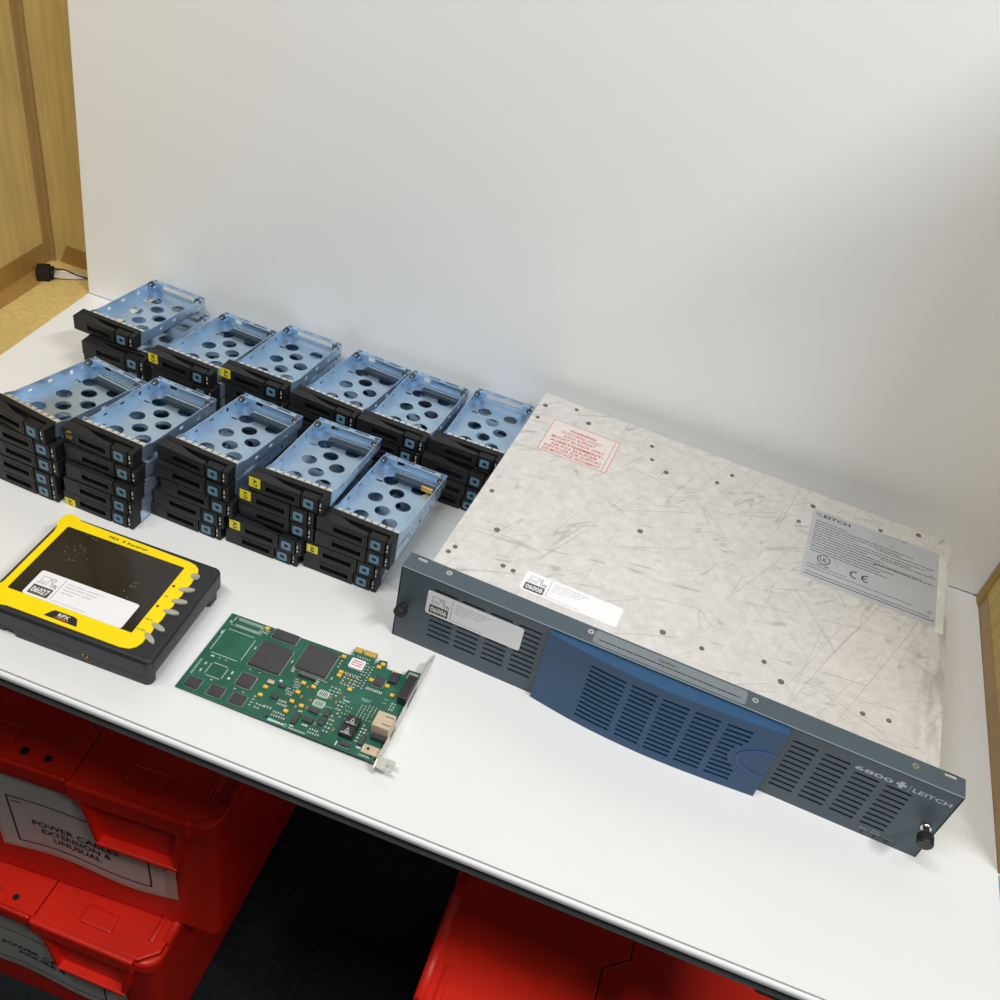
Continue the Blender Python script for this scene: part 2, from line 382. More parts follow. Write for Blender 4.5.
# ------------------------------------------------------------------ drive caddies
def make_caddy():
    meshes = {}
    # bezel body: rear bar, right block, base shelf
    mb = MB()
    mb.box(-37.5, 37.5, 10.5, 17, 0.3, 17.6, 0.5)
    mb.box(32, 37.5, 1.0, 12, 0.3, 17.6, 0.6)
    mb.box(-36.5, 34, 3, 13, 0.3, 6.5, 0)
    mb.box(13.6, 14.3, 2.5, 9, 2, 14)
    mb.box(-37.0, -34.5, 7, 15, 1, 17.6, 0.4)
    meshes['bezel'] = (mb, M['black'])
    # latch lever
    mb = MB()
    plan = [(-37.5, 1.6), (13.4, 1.6), (13.4, 4.2), (4, 4.8), (-6, 6.2), (-14, 9.0), (-20, 10.2), (-37.5, 10.4)]
    mb.prism(plan, 13.8, 17.2, r=0.4)
    mb.prism([(-37.5, 1.6), (-24, 1.6), (-24, 8), (-37.5, 8)], 0.6, 13.8)
    plate(mb, rrect(-37.5, 13.4, 0.6, 17.2, 0.6, 2), [rect(-21, 9.5, 4.2, 12.2)], 1.9, Matrix.Translation((0, 2.0, 0)) @ FRONT)
    plate(mb, rrect(-23, 11.3, 2.6, 13.6, 0.6, 2), [rrect(-20.2, 8.8, 5.0, 11.6, 0.5, 2)], 0.7, Matrix.Translation((0, 0.4, 0)) @ FRONT)
    mb.cyl(-30.5, 5.8, 17.25, 1.8, 0.5, n=14)
    meshes['latch_lever'] = (mb, M['black_lever'])
    mb = MB().box(-21, 9.5, 2.4, 3.0, 3.5, 13)
    meshes['vent_recess'] = (mb, M['dark_hole'])
    # button block
    mb = MB().box(14.6, 31.2, 0.4, 8.2, 0.7, 17.0, 0.6, 2)
    meshes['button_block'] = (mb, M['black'])
    mb = MB(); plate(mb, rrect(17.4, 27.2, 4.0, 13.4, 1.4, 3), [circ(22.3, 8.7, 2.4, 16)], 0.6, Matrix.Translation((0, 0.4, 0)) @ FRONT)
    meshes['release_button'] = (mb, M['btn_blue'])
    mb = MB().box(33.2, 34.3, 0.7, 1.2, 5.2, 7.0).box(33.2, 34.3, 0.7, 1.2, 9.8, 11.6).box(33.2, 34.3, 0.7, 1.2, 12.8, 13.6)
    for gx in (-2, 1.5, 4, 9): mb.box(gx, gx + 1.4, 8.2, 9.2, 7.5, 9.5)  # pale bits painting glints into the dark gap behind lever and button
    mb.box(24, 26.2, 8.6, 9.6, 7, 9.4)
    meshes['pipes_and_glints'] = (mb, M['dot'])
    return meshes

def make_tray(variant):
    # local origin at (0, 17, 1.2): y runs back
    mb = MB(); T = 0.7
    holes = [circ(x, y, 7.6, 24) for x, y in ((-11.5, 22), (3, 39), (17, 25), (-12, 55), (17, 56), (3, 72), (-11, 88), (19, 89))]
    holes += [rect(-24, -17, 80, 83), rect(-26.5, -23.5, 22, 24)]
    plate(mb, [(-30, -4), (38, -4), (38, 113), (-30, 113)], holes, T)
    side_holes = [rect(28, 33, 5, 8), rect(52, 58, 6, 9), rect(80, 84, 4, 9), rect(95, 97, 4, 9)]
    for x in (-30, 37.3):
        m = Matrix.Translation((x + (T if x < 0 else 0), 0, 0)) @ Matrix(((0, 0, -1 if x < 0 else 1, 0), (1, 0, 0, 0), (0, 1, 0, 0), (0, 0, 0, 1)))
        plate(mb, [(-4, 0), (113, 0), (113, 11), (107, 13), (12, 13), (4, 15.2), (-4, 15.2)], side_holes, T, m)
    # rear wall
    rear = [rect(-18, 26, 3.5, 9.5)] if variant == 'open' else [rect(-16, -8, 4, 9)]
    plate(mb, [(-30, 0), (38, 0), (38, 13), (-30, 13)], rear, T, Matrix.Translation((0, 113, 0)) @ FRONT)
    # top flange at the rear, with slots
    plate(mb, [(-24, 106.5), (32, 106.5), (32, 113), (-24, 113)], [rrect(-10, 4, 109, 111.4, 1, 2), rrect(10, 26, 109, 111.4, 1, 2), circ(-17, 110, 1.6, 10)], T, Matrix.Translation((0, 0, 12.3)))
    for x in (-27, 35):
        mb.box(x - 3.0, x + 3.0, 105, 107, 6, 13.2, 0.4)
    return mb

cad = make_caddy()
tray = {v: make_tray(v) for v in ('open', 'bracket')}
bump = MB()
for x in (-26.0, 34.0):
    bump.cyl(x, 103.2, 11.0, 3.3, 4.2, 'y', 18, bev=0.6)
bumpdot = MB()
for x in (-26.0, 34.0): bumpdot.cyl(x, 101.0, 11.6, 1.1, 0.5, 'y', 10)
fing = MB()
for k in range(9):
    x = -27 + k * 7.2
    fing.add([(x, -1.2, 15.4), (x + 5.6, -1.2, 15.4), (x + 5.6, 4.8, 14.0), (x, 4.8, 14.0), (x, 5.2, 10.5), (x + 5.6, 5.2, 10.5)], [(0, 1, 2, 3), (3, 2, 5, 4)])
    fing.add([(x, -1.2, 14.6), (x + 5.6, -1.2, 14.6), (x + 5.6, 3.0, 13.7), (x, 3.0, 13.7), (x, 3.2, 10.5), (x + 5.6, 3.2, 10.5)], [(3, 2, 1, 0), (4, 5, 2, 3)])
fing.box(-29, 37, -1.4, -0.4, 8, 15.2)
brk = MB().box(-8, 36.5, 94.0, 95.0, 1, 8.0).box(-8, 36.5, 94.0, 96.2, 7.4, 8.0).box(-4, 30, 98.6, 100.0, 5.5, 7.4).box(-8, -6.6, 94, 106, 1, 6)
conn = MB().box(-6, 35, 89.6, 94.0, 2.0, 6.6, 0.3).box(-10, -5, 90, 99, 0.8, 5.0, 0.3).box(-5, 34, 96.4, 98.4, 1.0, 7.6)
chip = MB().box(21, 33, 88.6, 90.2, 2.2, 7.8, 0.2)

def build_caddy(variant):
    root = bpy.data.objects.new('drive_caddy', None); C.objects.link(root); root.empty_display_size = 0.02
    ob = {}
    for k, (mb_, m_) in cad.items():
        par = ob['button_block'] if k == 'release_button' else ob['latch_lever'] if k == 'vent_recess' else root
        ob[k] = mb_.build(k, m_, par)
    tr = tray[variant].build('metal_tray', M['zinc'], root, (0, 17, 1.2)); ob['tray'] = tr
    fing.build('spring_fingers', M['finger'], tr)
    for q_, bx_ in enumerate((-27.0, 35.0)):
        b = MB().cyl(bx_, 103.2, 11.0, 3.3, 4.2, 'y', 18, bev=0.6).build('rubber_bumper', M['rubber'], tr); MB().cyl(bx_, 100.9, 11.0, 1.0, 0.5, 'y', 10).build('bumper_pin', M['finger'], b)
    if variant == 'bracket':
        brk.build('rear_bracket', M['zinc'], tr); conn.build('connector_bar', M['zinc_dark'], tr)
    return root

protos = {v: build_caddy(v) for v in ('open', 'bracket')}
used = {v: False for v in protos}
def copy_tree(o, parent=None):
    c = o.copy(); C.objects.link(c)
    if parent is not None: c.parent = parent
    for ch in list(o.children): copy_tree(ch, c)
    return c
def sticker(root, txt, worn=False, dz=0.0, dx=0.0, h=9.6):
    m = Matrix.Translation((0, -0.05, 0)) @ FRONT
    x0, x1, y0 = -36.8 + dx, -25.6 + dx, 5.0 + dz
    s = MB(); plate(s, rect(x0, x1, y0, y0 + h), [], 0.35, m); st = s.build('yellow_sticker', M['yel'], root)
    s = MB(); cx = (x0 + x1) / 2 - 1.9
    text(s, txt, cx, y0 + h - 0.7, 6.0, width=h - 1.6, bold=0.12, mtx=Matrix.Translation((0, -0.4, 0)) @ FRONT, rot=R(-90), height=4.2)
    s.build('lettering', M['ink'], st)

stacks = [
 # name words, variant(s), [(button x, button y)...] bottom to top, yaw, top yaw
 ('front row leftmost stack', 'bracket', [(-365.2, -14.4), (-363.6, -16.1), (-359.1, -15.1), (-359.8, -14.4), (-367.6, -15.0)], 0.0, -6.0),
 ('front row second stack from left', 'bracket', [(-285.0, -9.3), (-282.2, -9.9), (-278.9, -8.7), (-280.0, -4.0), (-283.9, -2.2)], 1.0, -0.5),
 ('front row middle stack', 'bracket', [(-208.9, 20.6), (-204.8, 19.4), (-195.5, 19.6), (-200.1, 19.9), (-201.5, 21.9)], 1.0, -1.5),
 ('front row fourth stack from left', 'bracket', [(-129.8, 26.7), (-125.1, 24.6), (-117.3, 30.9), (-117.7, 30.6), (-109.0, 33.0)], 2.0, 3.0),
 ('front row rightmost stack', 'bracket', [(-50.5, 35.3), (-48.1, 34.2), (-40.2, 34.7), (-40.2, 34.3)], 2.0, 0.5),
 ('back row leftmost stack', 'open', [(-396, 166), (-396, 164), (-394.5, 161.3), (-413.2, 170.8)], 3.0, 0.0),
 ('back row second stack from left', 'bracket', [(-308, 162), (-308, 160), (-307.5, 158.3), (-311.4, 159.5)], -2.0, -0.5),
 ('back row third stack from left', 'open', [(-233, 183), (-235, 182), (-235, 181), (-236.8, 181.1)], 2.0, 1.0),
 ('back row third stack from right', 'bracket', [(-154, 184), (-155, 182), (-156, 182), (-154.8, 181.1)], 0.0, -2.0),
 ('back row second stack from right', 'bracket', [(-78, 186), (-79, 185), (-80.4, 184.3), (-77.5, 184.6)], 1.0, 1.5),
 ('back row rightmost stack, beside the rack unit', 'open', [(-5.6, 188.7), (-2.6, 185.7), (-2.9, 187.2), (0.7, 197.0)], 2.0, 3.0),
]
PD = 3.3          # the trays are thinner at the rear, so each level leans back a little more
for si, (nm, var, pts, yaw, tyaw) in enumerate(stacks):
    n = len(pts); row = 'front' if si < 5 else 'back'
    for k, (bx, by) in enumerate(pts):
        top = k == n - 1
        v = var
        if used[v]: root = copy_tree(protos[v])
        else: root = protos[v]; used[v] = True
        yw = tyaw if top else yaw
        c, s = math.cos(R(yw)), math.sin(R(yw))
        root.location = W(bx - 22.3 * c, by - 22.3 * s, 18.0 * k)
        root.rotation_euler = (0, 0, R(yw) - TH)
        for ch in root.children:
            if ch.name.startswith('metal_tray'): ch.rotation_euler = (-math.atan2(PD * k, 113), 0, 0)
        pos = 'topmost' if top else 'bottom' if k == 0 else {1: 'second from bottom', 2: 'third from bottom', 3: 'fourth from bottom'}[k]
        look = 'black-fronted drive caddy with empty blue-grey metal tray' if top else 'closed-in black-fronted drive caddy'
        extra = ''
        stk = {(3, 4): 'A7', (3, 3): 'A10', (3, 1): 'A5', (1, 0): 'A2', (4, 1): 'A8', (6, 3): 'B5', (7, 3): 'A2'}.get((si, k))
        if stk: extra = ' stickered ' + stk
        if (si, k) == (1, 4): extra = ' with torn sticker'
        lab = f'black drive caddy{extra}, {pos}, {nm}'
        root['label'] = lab; root['category'] = 'drive caddy'; root['group'] = f'drive caddies stacked in the {row} row'
        if stk:
            hh = 11.0 if stk in ('A7', 'A10', 'B5', 'A2') and si != 1 else 9.0
            if si == 1: sticker(root, stk, dz=-4.6, h=8.8)
            elif si == 3 and k == 1: sticker(root, stk, dz=0.5, h=10.5)
            else: sticker(root, stk, dz=1.0, h=hh)
        if (si, k) == (1, 4):
            s_ = MB(); rr = random.Random(3)
            for _ in range(16):
                x = rr.uniform(-36.5, -28); z = rr.uniform(5, 14)
                s_.box(x, x + rr.uniform(.4, 1.6), -0.15, 0.1, z, z + rr.uniform(.4, 1.8))
            s_.build('torn_sticker', M['gold'], root)
        if (si, k) == (4, 3): 
            for ch in root.children:
                if ch.name.startswith('metal_tray'): chip.build('gold_chip', M['gold'], ch)

# ------------------------------------------------------------------ rack unit
ru = thing('rack_unit', 'two-unit rack chassis with scratched metal lid and grey-blue front', 'rack unit', 0, 0, 0, 0)
Wd = 482.6
# chassis sides/back/bottom
mb = MB()
mb.box(21, 22.2, 14, 317, 0.4, 87).box(460.2, 461.4, 14, 317, 0.4, 87).box(21, 461.4, 315.8, 317, 0.4, 87).box(21, 461.4, 14, 317, 0.2, 1.4)
chs = mb.build('chassis', M['alu'], ru)
mb = MB()
rv = [(22.5, 295.4), (27.5, 270.6), (59.3, 308.0), (78.1, 292.2), (148.9, 293.2), (154.8, 271.1), (173.1, 259.0), (224.3, 273.4), (236.0, 294.5), (172.9, 157.7), (76.0, 46.3), (86.0, 45.3), (224.4, 44.4), (259.3, 44.0), (311.6, 57.3), (328.6, 42.8), (397.7, 44.1), (419.1, 47.9), (322.2, 293.5), (312.0, 260.8), (391.9, 294.8), (429.7, 310.2), (27.3, 37.4), (30.1, 46.0), (54.3, 86.4), (30.1, 134.2)]
rv[0] = (27.5, 295.4)
lid = MB()
plate(lid, rect(20.4, 462, 15, 318), [], 1.2, Matrix.Translation((0, 0, 87.0)))
lid.box(20.4, 21.0, 15, 318, 72, 87.6).box(461.6, 462.2, 15, 318, 72, 87.6).box(20.4, 462, 317.2, 318, 72, 87.6)
lo = lid.build('top_cover', M['alu'], ru)
r1 = MB(); r2 = MB()
for i, (x, y) in enumerate(rv):
    rr = 2.3 if i % 3 else 2.8
    rm_ = M.setdefault('rivet', None) or mat('rivet_dark', (0.17, 0.155, 0.135), 0.5, 0.4); M['rivet'] = rm_
    q_ = MB(); q_.cyl(x, y, 88.35, rr, 0.5, n=14); q_.cyl(x, y, 88.6, rr * 0.45, 0.4, n=10); q_.build('rivet', rm_, lo)
# a strip of lighter tape next to the right edge, over the silver label
MB().box(451.5, 459, 176, 287, 88.2, 88.5).build('masking_strip', mat('cover_strip', (0.64, 0.63, 0.59), 0.6, noise=0.08, nscale=80), lo)

# bezel
bz = MB()
def slot(x0, x1, z): return rrect(x0, x1, z - 1.5, z + 1.5, 1.3, 2)
holes = []
for (x0, x1) in ((32.5, 54.5), (58.5, 80), (85, 106), (111, 132.3)):
    for k in range(10): holes.append(slot(x0, x1, 76 - 6.42 * k))
for ci, (x0, x1) in enumerate(((350.8, 371.4), (376.7, 398), (403.2, 424), (429.2, 450))):
    for k in range(10):
        z = 74.0 - 6.55 * k
        if ci >= 2 and k == 0: continue
        holes.append(slot(x0, x1, z))
plate(bz, rect(0, Wd, 0, 88), holes, 1.6, Matrix.Translation((0, 1.6, 0)) @ FRONT)
# top flange with hand slots near the ends
plate(bz, [(0, 0), (Wd, 0), (Wd, 18), (Wd - 0.5, 19.3), (0.5, 19.3), (0, 18)], [[(8, 14.0), (17, 14.0), (17, 18.6), (8, 18.6)], [(466, 14.6), (476, 14.6), (476, 18.6), (466, 18.6)]], 1.4, Matrix.Translation((0, 0, 87.4)))
bz.box(0, 1.4, 0, 19, 0, 88).box(Wd - 1.4, Wd, 0, 19, 0, 88).box(0, Wd, 0.2, 14, 0, 1.4)
bzo = bz.build('bezel', M['steelblue'], ru)
MB().box(3, Wd - 3, 12.5, 13.8, 1.5, 87).build('slot_shade_sheet', M['dark_hole'], bzo)  # dark sheet standing in for the shade inside, behind the slots
# light bevel line along the top front edge
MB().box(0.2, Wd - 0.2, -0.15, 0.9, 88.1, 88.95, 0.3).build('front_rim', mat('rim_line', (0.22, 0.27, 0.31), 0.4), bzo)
sc = MB()
for x, y in ((39, 12.8), (169.2, 12.5), (312, 11.1), (443.1, 11.5)):
    plate(sc, circ(x, y, 2.7, 18), [circ(x, y, 1.1, 10)], 0.5, Matrix.Translation((0, 0, 88.8)))
sc.build('screws', M['scr'], bzo)
# caution strip
s = MB(); plate(s, rrect(173, 305, 2.2, 17.3, 2.5, 4), [], 0.15, Matrix.Translation((0, 0, 88.8))); cs = s.build('caution_label', M['clear'], bzo)
s = MB(); text(s, 'Caution :', 229, 11.2, 4.4, width=17, bold=0.05, mtx=Matrix.Translation((0, 0, 88.95))); s.build('lettering', M['ink'], cs); s = MB()
scribble(s, 178, 300, 7.2, 1.1, Matrix.Translation((0, 0, 88.95)), 4, gap=0.5)
s.build('small_print', M['ink'], cs)
# blue centre cover
def cy(x):
    ks = [(138, -4.0), (155, -6.8), (173, -9.5), (195, -12.0), (220, -13.5), (246, -14.2), (272, -13.5), (300, -12.0), (322, -10.2), (344, -8.4)]
    for (a, ya), (b_, yb) in zip(ks, ks[1:]):
        if x <= b_: return ya + (yb - ya) * max(0, (x - a)) / (b_ - a)
    return ks[-1][1]
ZB, ZTp = 0.3, 86.8
slots = []
for ci, (x0, x1) in enumerate(((180, 211.5), (217, 238.5), (243.5, 266), (271, 292.5), (298, 319))):
    for k in range(12):
        z = 75.2 - 5.85 * k
        b_ = x1
        if ci == 4 and 3 <= k <= 8: b_ = x1 - (3, 8, 10, 10, 8, 3)[k - 3]
        slots.append((x0, b_, z - 1.35, z + 1.35))
gx = sorted(set([138, 344] + [138 + 206 * i / 24 for i in range(25)] + [a for s_ in slots for a in s_[:2]] + [a + 0.9 for s_ in slots for a in s_[:1]] + [s_[1] - 0.9 for s_ in slots]))
gz = sorted(set([ZB, ZTp] + [a for s_ in slots for a in s_[2:]]))
bl = MB(); idx = {}
vs = []; fs = []
def vid(i, j):
    if (i, j) not in idx: idx[(i, j)] = len(vs); vs.append((gx[i], cy(gx[i]), gz[j]))
    return idx[(i, j)]
for i in range(len(gx) - 1):
    for j in range(len(gz) - 1):
        cx_, cz_ = (gx[i] + gx[i + 1]) / 2, (gz[j] + gz[j + 1]) / 2
        if any(a < cx_ < b_ and c_ < cz_ < d_ for a, b_, c_, d_ in slots): continue
        fs.append((vid(i, j), vid(i + 1, j), vid(i + 1, j + 1), vid(i, j + 1)))
bl.add(vs, fs)
xs = gx
vs = []; fs = []
for x in xs: vs += [(x, cy(x), ZTp), (x, -0.2, ZTp)]
for i in range(len(xs) - 1): fs.append((2 * i, 2 * i + 2, 2 * i + 3, 2 * i + 1))
bl.add(vs, fs)
vs = [(138, cy(138), ZB), (138, -0.2, ZB), (138, -0.2, ZTp), (138, cy(138), ZTp), (344, cy(344), ZB), (344, -0.2, ZB), (344, -0.2, ZTp), (344, cy(344), ZTp)]
bl.add(vs, [(0, 3, 2, 1), (4, 5, 6, 7)])
blo = bl.build('blue_centre_cover', M['blue'], bzo)
_b = bmesh.new(); _b.from_mesh(blo.data); bmesh.ops.remove_doubles(_b, verts=_b.verts, dist=1e-6); bmesh.ops.recalc_face_normals(_b, faces=_b.faces); _b.to_mesh(blo.data); _b.free()
md = blo.modifiers.new('Solidify', 'SOLIDIFY'); md.thickness = 0.0014; md.offset = -1
MB().box(140, 342, -0.9, -0.4, 1.5, 84).build('vent_backing', M['dark_hole'], blo)
# raised oval outline by the right end of the blue cover
ov = MB()
a0 = [(343 - 28 * math.sin(t_), 43 + 17 * math.cos(t_)) for t_ in [math.pi * k / 18 for k in range(19)]]
a1 = [(343 - 24.5 * math.sin(t_), 43 + 14 * math.cos(t_)) for t_ in [math.pi * k / 18 for k in range(18, -1, -1)]]
plate(ov, a0 + a1, [], 1.0, None, fn=lambda v: (v.x, cy(v.x) - v.z * 0.8 + 0.2, v.y))
ov.build('raised_oval', M['blue_hi'], blo)
# lettering on the right
lt = MB(); m_ = Matrix.Translation((0, -0.05, 0)) @ FRONT
text(lt, '6800', 401.5, 72.6, 7, width=30.5, bold=0.12, mtx=m_, height=4.6)
plate(lt, [(434.6, 76.8), (436.8, 76.8), (436.8, 79.2), (440.2, 79.2), (440.2, 76.8), (442.6, 76.8), (442.6, 74.2), (440.2, 74.2), (440.2, 71.6), (436.8, 71.6), (436.8, 74.2), (434.6, 74.2)], [], 0.1, m_)
plate(lt, [(445.0, 70.8), (445.4, 70.8), (445.4, 78.6), (445.0, 78.6)], [], 0.1, m_)
text(lt, 'LEITCH', 448.0, 72.6, 7, width=30.5, bold=0.10, mtx=m_, height=4.6)
for x, s_ in ((433.0, 'Fan'), (443.0, 'Fan'), (453.0, 'Power')):
    pass
text(lt, 'Alarm', 431.6, 7.6, 2.2, width=7.0, mtx=m_); text(lt, 'P.S.', 442.5, 10.2, 2.2, width=6, mtx=m_); text(lt, 'Status', 442, 7.4, 2.2, width=8, mtx=m_); text(lt, 'Power', 452.6, 7.0, 2.2, width=8, mtx=m_)
lt.build('lettering', M['bez_text'], bzo)
s = MB()
for x in (435.6, 446, 456.4): s.cyl(x, -0.1, 4.4, 1.1, 0.8, 'y', 12)
s.build('indicator_lights', M['ink'], bzo)
# thumb screws
for i, (x, z) in enumerate(((7.5, 42), (473, 42))):
    s = MB()
    kl = 16 if i else 9; kr = 6.2 if i else 5.4
    s.cyl(x, -kl / 2, z, 3.0, kl, 'y', 20).cyl(x, -1.6, z, 4.2, 3.2, 'y', 20)
    ts = s.build('thumb_screw', M['chrome'] if i else M['knob'], bzo)
    yk = -14.5 if i else -7.0; kh = 10 if i else 8
    s = MB(); s.cyl(x, yk, z, kr, kh, 'y', 24, bev=1.0)
    for k in range(24):
        a = 2 * math.pi * k / 24; s.box(-0.3, 0.3, -0.3, 0.3, -kh * .4, kh * .4, mtx=Matrix.Translation((x + kr * math.cos(a), yk, z + kr * math.sin(a))) @ Matrix.Rotation(R(90), 4, 'X'))
    kb = s.build('knurled_knob', M['knob'], ts)

def asset_label(parent, m, x0, x1, y0, y1, num, name='asset_label'):
    w = x1 - x0; h = y1 - y0
    s = MB(); plate(s, rrect(x0, x1, y0, y1, 2.2, 4), [], 0.2, m); lb = s.build(name, M['paper'], parent)
    up = m @ Matrix.Translation((0, 0, 0.2))
    s = MB(); plate(s, rrect(x0 + w * .035, x0 + w * .235, y0 + h * .08, y0 + h * .44, .4, 2), [], 0.08, up); gb = s.build('number_block', M['lbl_grey'], lb)
    s = MB(); text(s, num, x0 + w * .05, y0 + h * .15, 6, width=w * .17, bold=0.12, mtx=up @ Matrix.Translation((0, 0, .1)), height=h * .22)
    s.name = 'x'
    tx = s.build('number_lettering', M['paper'], lb)
    s = MB()
    # logo: little camera outline, small line of print and the word beside it
    lx, ly = x0 + w * .055, y0 + h * .62
    plate(s, rect(lx, lx + w * .085, ly, ly + h * .2), [rect(lx + .5, lx + w * .085 - .5, ly + .5, ly + h * .2 - .5)], 0.08, up)
    plate(s, circ(lx + w * .115, ly + h * .14, h * .075, 14), [circ(lx + w * .115, ly + h * .14, h * .045, 12)], 0.08, up)
    text(s, 'BROADCAST', lx - 1, ly - h * .11, 2.6, width=w * .10, bold=0.04, mtx=up, height=h * .075)
    text(s, 'Trix', lx + w * .108, ly - h * .13, 5, width=w * .08, bold=0.2, mtx=up, height=h * .17)
    plate(s, rect(x0 + w * .262, x0 + w * .268, y0 + h * .08, y1 - h * .06), [], 0.08, up)
    s.build('logo_print', M['ink_grey'], lb)
    s = MB()
    for k in range(4): scribble(s, x0 + w * .30, x0 + w * (.66 - .04 * k if k < 3 else .42), y1 - h * (.2 + .12 * k), h * .045, up, 11 + k)
    scribble(s, x0 + w * .29, x0 + w * .62, y0 + h * .08, h * .035, up, 5)
    s.build('small_print', M['ink_pale'], lb)
    return lb
asset_label(lo, Matrix.Translation((0, 0, 88.2)), 97.4, 187, 28.5, 52.8, '06008')
asset_label(bzo, Matrix.Translation((0, -0.1, 0)) @ FRONT, 27.4, 116.8, 45.8, 74.1, '06006')

# red warning label
m_ = Matrix.Translation((0, 0, 88.2))
s = MB(); plate(s, rrect(44.2, 118.8, 221, 279, 2, 3), [], 0.15, m_); rl = s.build('warning_label', mat('warning_paper', (0.66, 0.62, 0.60), 0.5), lo)
s = MB(); up = m_ @ Matrix.Translation((0, 0, 0.15))
plate(s, rrect(44.6, 118.4, 221.4, 278.6, 1.8, 3), [rrect(45.2, 117.8, 222, 278, 1.5, 3)], 0.08, up)
plate(s, rect(113.2, 113.7, 222, 278), [], 0.08, up)
cx = 80
for tx, y, wd, bo in (('WARNING:', 266.0, 30, .14), ('DO NOT INSTALL WITHOUT', 260.0, 44, .06), ('RACK SUPPORT', 254.0, 34, .08), ('MOUNT IN RACK ONLY', 248.0, 58, .08), ('AVERTISSEMENT:', 241.4, 58, .14), ('NE PAS ENLEVER', 235.6, 50, .08), ('INSTALLER SUR SUPPORT', 230.0, 62, .08), ('DE MONTAGE SEULEMENT', 224.2, 62, .08)):
    text(s, tx, cx, y, 5, width=wd, bold=bo, mtx=up, height=4.0, align='CENTER')
s.build('red_lettering', M['ink_red'], rl)
# silver specification label
m_ = Matrix.Translation((0, 0, 88.15))
s = MB(); plate(s, [(324.2, 184), (451.4, 181.5), (452.2, 292), (323.6, 291)], [], 0.12, m_); sl = s.build('specification_label', M['paper_glossy'], lo)
up = m_ @ Matrix.Translation((0, 0, 0.12))
s = MB()
text(s, 'LEITCH', 330, 281.5, 7, width=32, bold=0.14, mtx=up, height=5)
for k in range(13):
    y = 273 - k * 4.0
    scribble(s, 328, 360 + ((k * 37) % 50) + (30 if k % 3 else 0), y, 0.9, up, 40 + k)
scribble(s, 390, 448, 262, 0.9, up, 91); scribble(s, 395, 449, 250, 0.9, up, 92); scribble(s, 390, 449, 239, 1.1, up, 93)
scribble(s, 327, 449, 188.6, 1.0, up, 94, gap=.4); scribble(s, 328, 447, 192.6, 0.8, up, 95)
scribble(s, 328, 430, 200, 0.7, up, 96); scribble(s, 328, 366, 204, 0.7, up, 97)
for k in range(3): scribble(s, 332, 445, 179.5 - 0 * k, 0.01, up, 98)
# UL style ring, CE
plate(s, circ(343, 217, 6.6, 28), [circ(343, 217, 5.6, 28)], 0.08, up)
text(s, 'UL', 343, 214.4, 6, width=7, bold=.12, mtx=up, height=5.2, align='CENTER')
text(s, 'LISTED', 343, 206.8, 3, width=13, bold=.06, mtx=up, height=2.2, align='CENTER')
for cx_, bar in ((374, False), (385, True)):
    o_ = [(cx_ + 5 * math.cos(R(a)), 212 + 5.2 * math.sin(R(a))) for a in range(70, 291, 20)]
    i_ = [(cx_ + 3.6 * math.cos(R(a)), 212 + 3.8 * math.sin(R(a))) for a in range(290, 69, -20)]
    plate(s, o_ + i_, [], .08, up)
    if bar: plate(s, rect(cx_ - 4.2, cx_ + 0.8, 211.4, 212.6), [], .08, up)
s.build('black_lettering', M['ink'], sl)
s = MB()
pass
for (x, y, a, l_) in ((330, 240, 40, 20), (338, 262, -50, 24), (352, 228, -70, 16), (395, 288, 10, 26), (440, 262, -60, 14)):
    s.box(0, l_, -.3, .3, .13, .2, mtx=m_ @ Matrix.Translation((x, y, 0)) @ Matrix.Rotation(R(a), 4, 'Z'))
for (x, y, rr) in ((445, 252, 3), (442, 240, 2.4), (329, 284, 3.4), (446, 200, 3), (449, 190, 2.5), (405, 276, 1.6), (416, 289, 1.8)):
    plate(s, [(x + rr * random.uniform(.4, 1.1) * math.cos(t_ * .7), y + rr * random.uniform(.4, 1.1) * math.sin(t_ * .7)) for t_ in range(9)], [], .2, m_)
s.build('wear_marks', M['ink_grey'], lo)['kind'] = 'stuff'

# ------------------------------------------------------------------ yellow and black receiver
rc = thing('video_receiver', 'flat yellow and black video receiver with dark screen, left of the circuit board', 'receiver', -144.2, -152.2, 0, 4.5)
mb = MB()
body = rrect(-156.5, 0, -1, 118, 7, 5)
mb.prism(body, 15, 33, r=3.2, seg=3)
sh_ = mb.build('upper_shell', M['rv_black'], rc)
mb = MB()
# apron and feet
mb.prism(rrect(-132, -3, 1.5, 14, 5.5, 5), 0, 16); mb.prism([(-132, 4), (-126, 4), (-126, 16), (-150, 16), (-143, 8)], 0, 8, Matrix.Translation((0, 10.5, 0)) @ FRONT)
mb.box(-150, -4, 10, 110, 9, 16)
mb.prism(rrect(-14, -3, 98, 113, 3, 3), 0, 16); mb.prism(rrect(-153, -142, 98, 113, 3, 3), 0, 16)
mb.prism(rrect(-150, -138, 3, 14, 3, 3), 0, 16)
lw = mb.build('base_shell', M['rv_dark'], rc)
MB().cyl(-62, 1.6, 9.5, 2.6, 1.4, 'y', 16).build('power_jack', M['brass'], rc)
MB().cyl(-62, 0.8, 9.5, 1.4, 1.0, 'y', 12).build('jack_hole', M['ink'], rc)
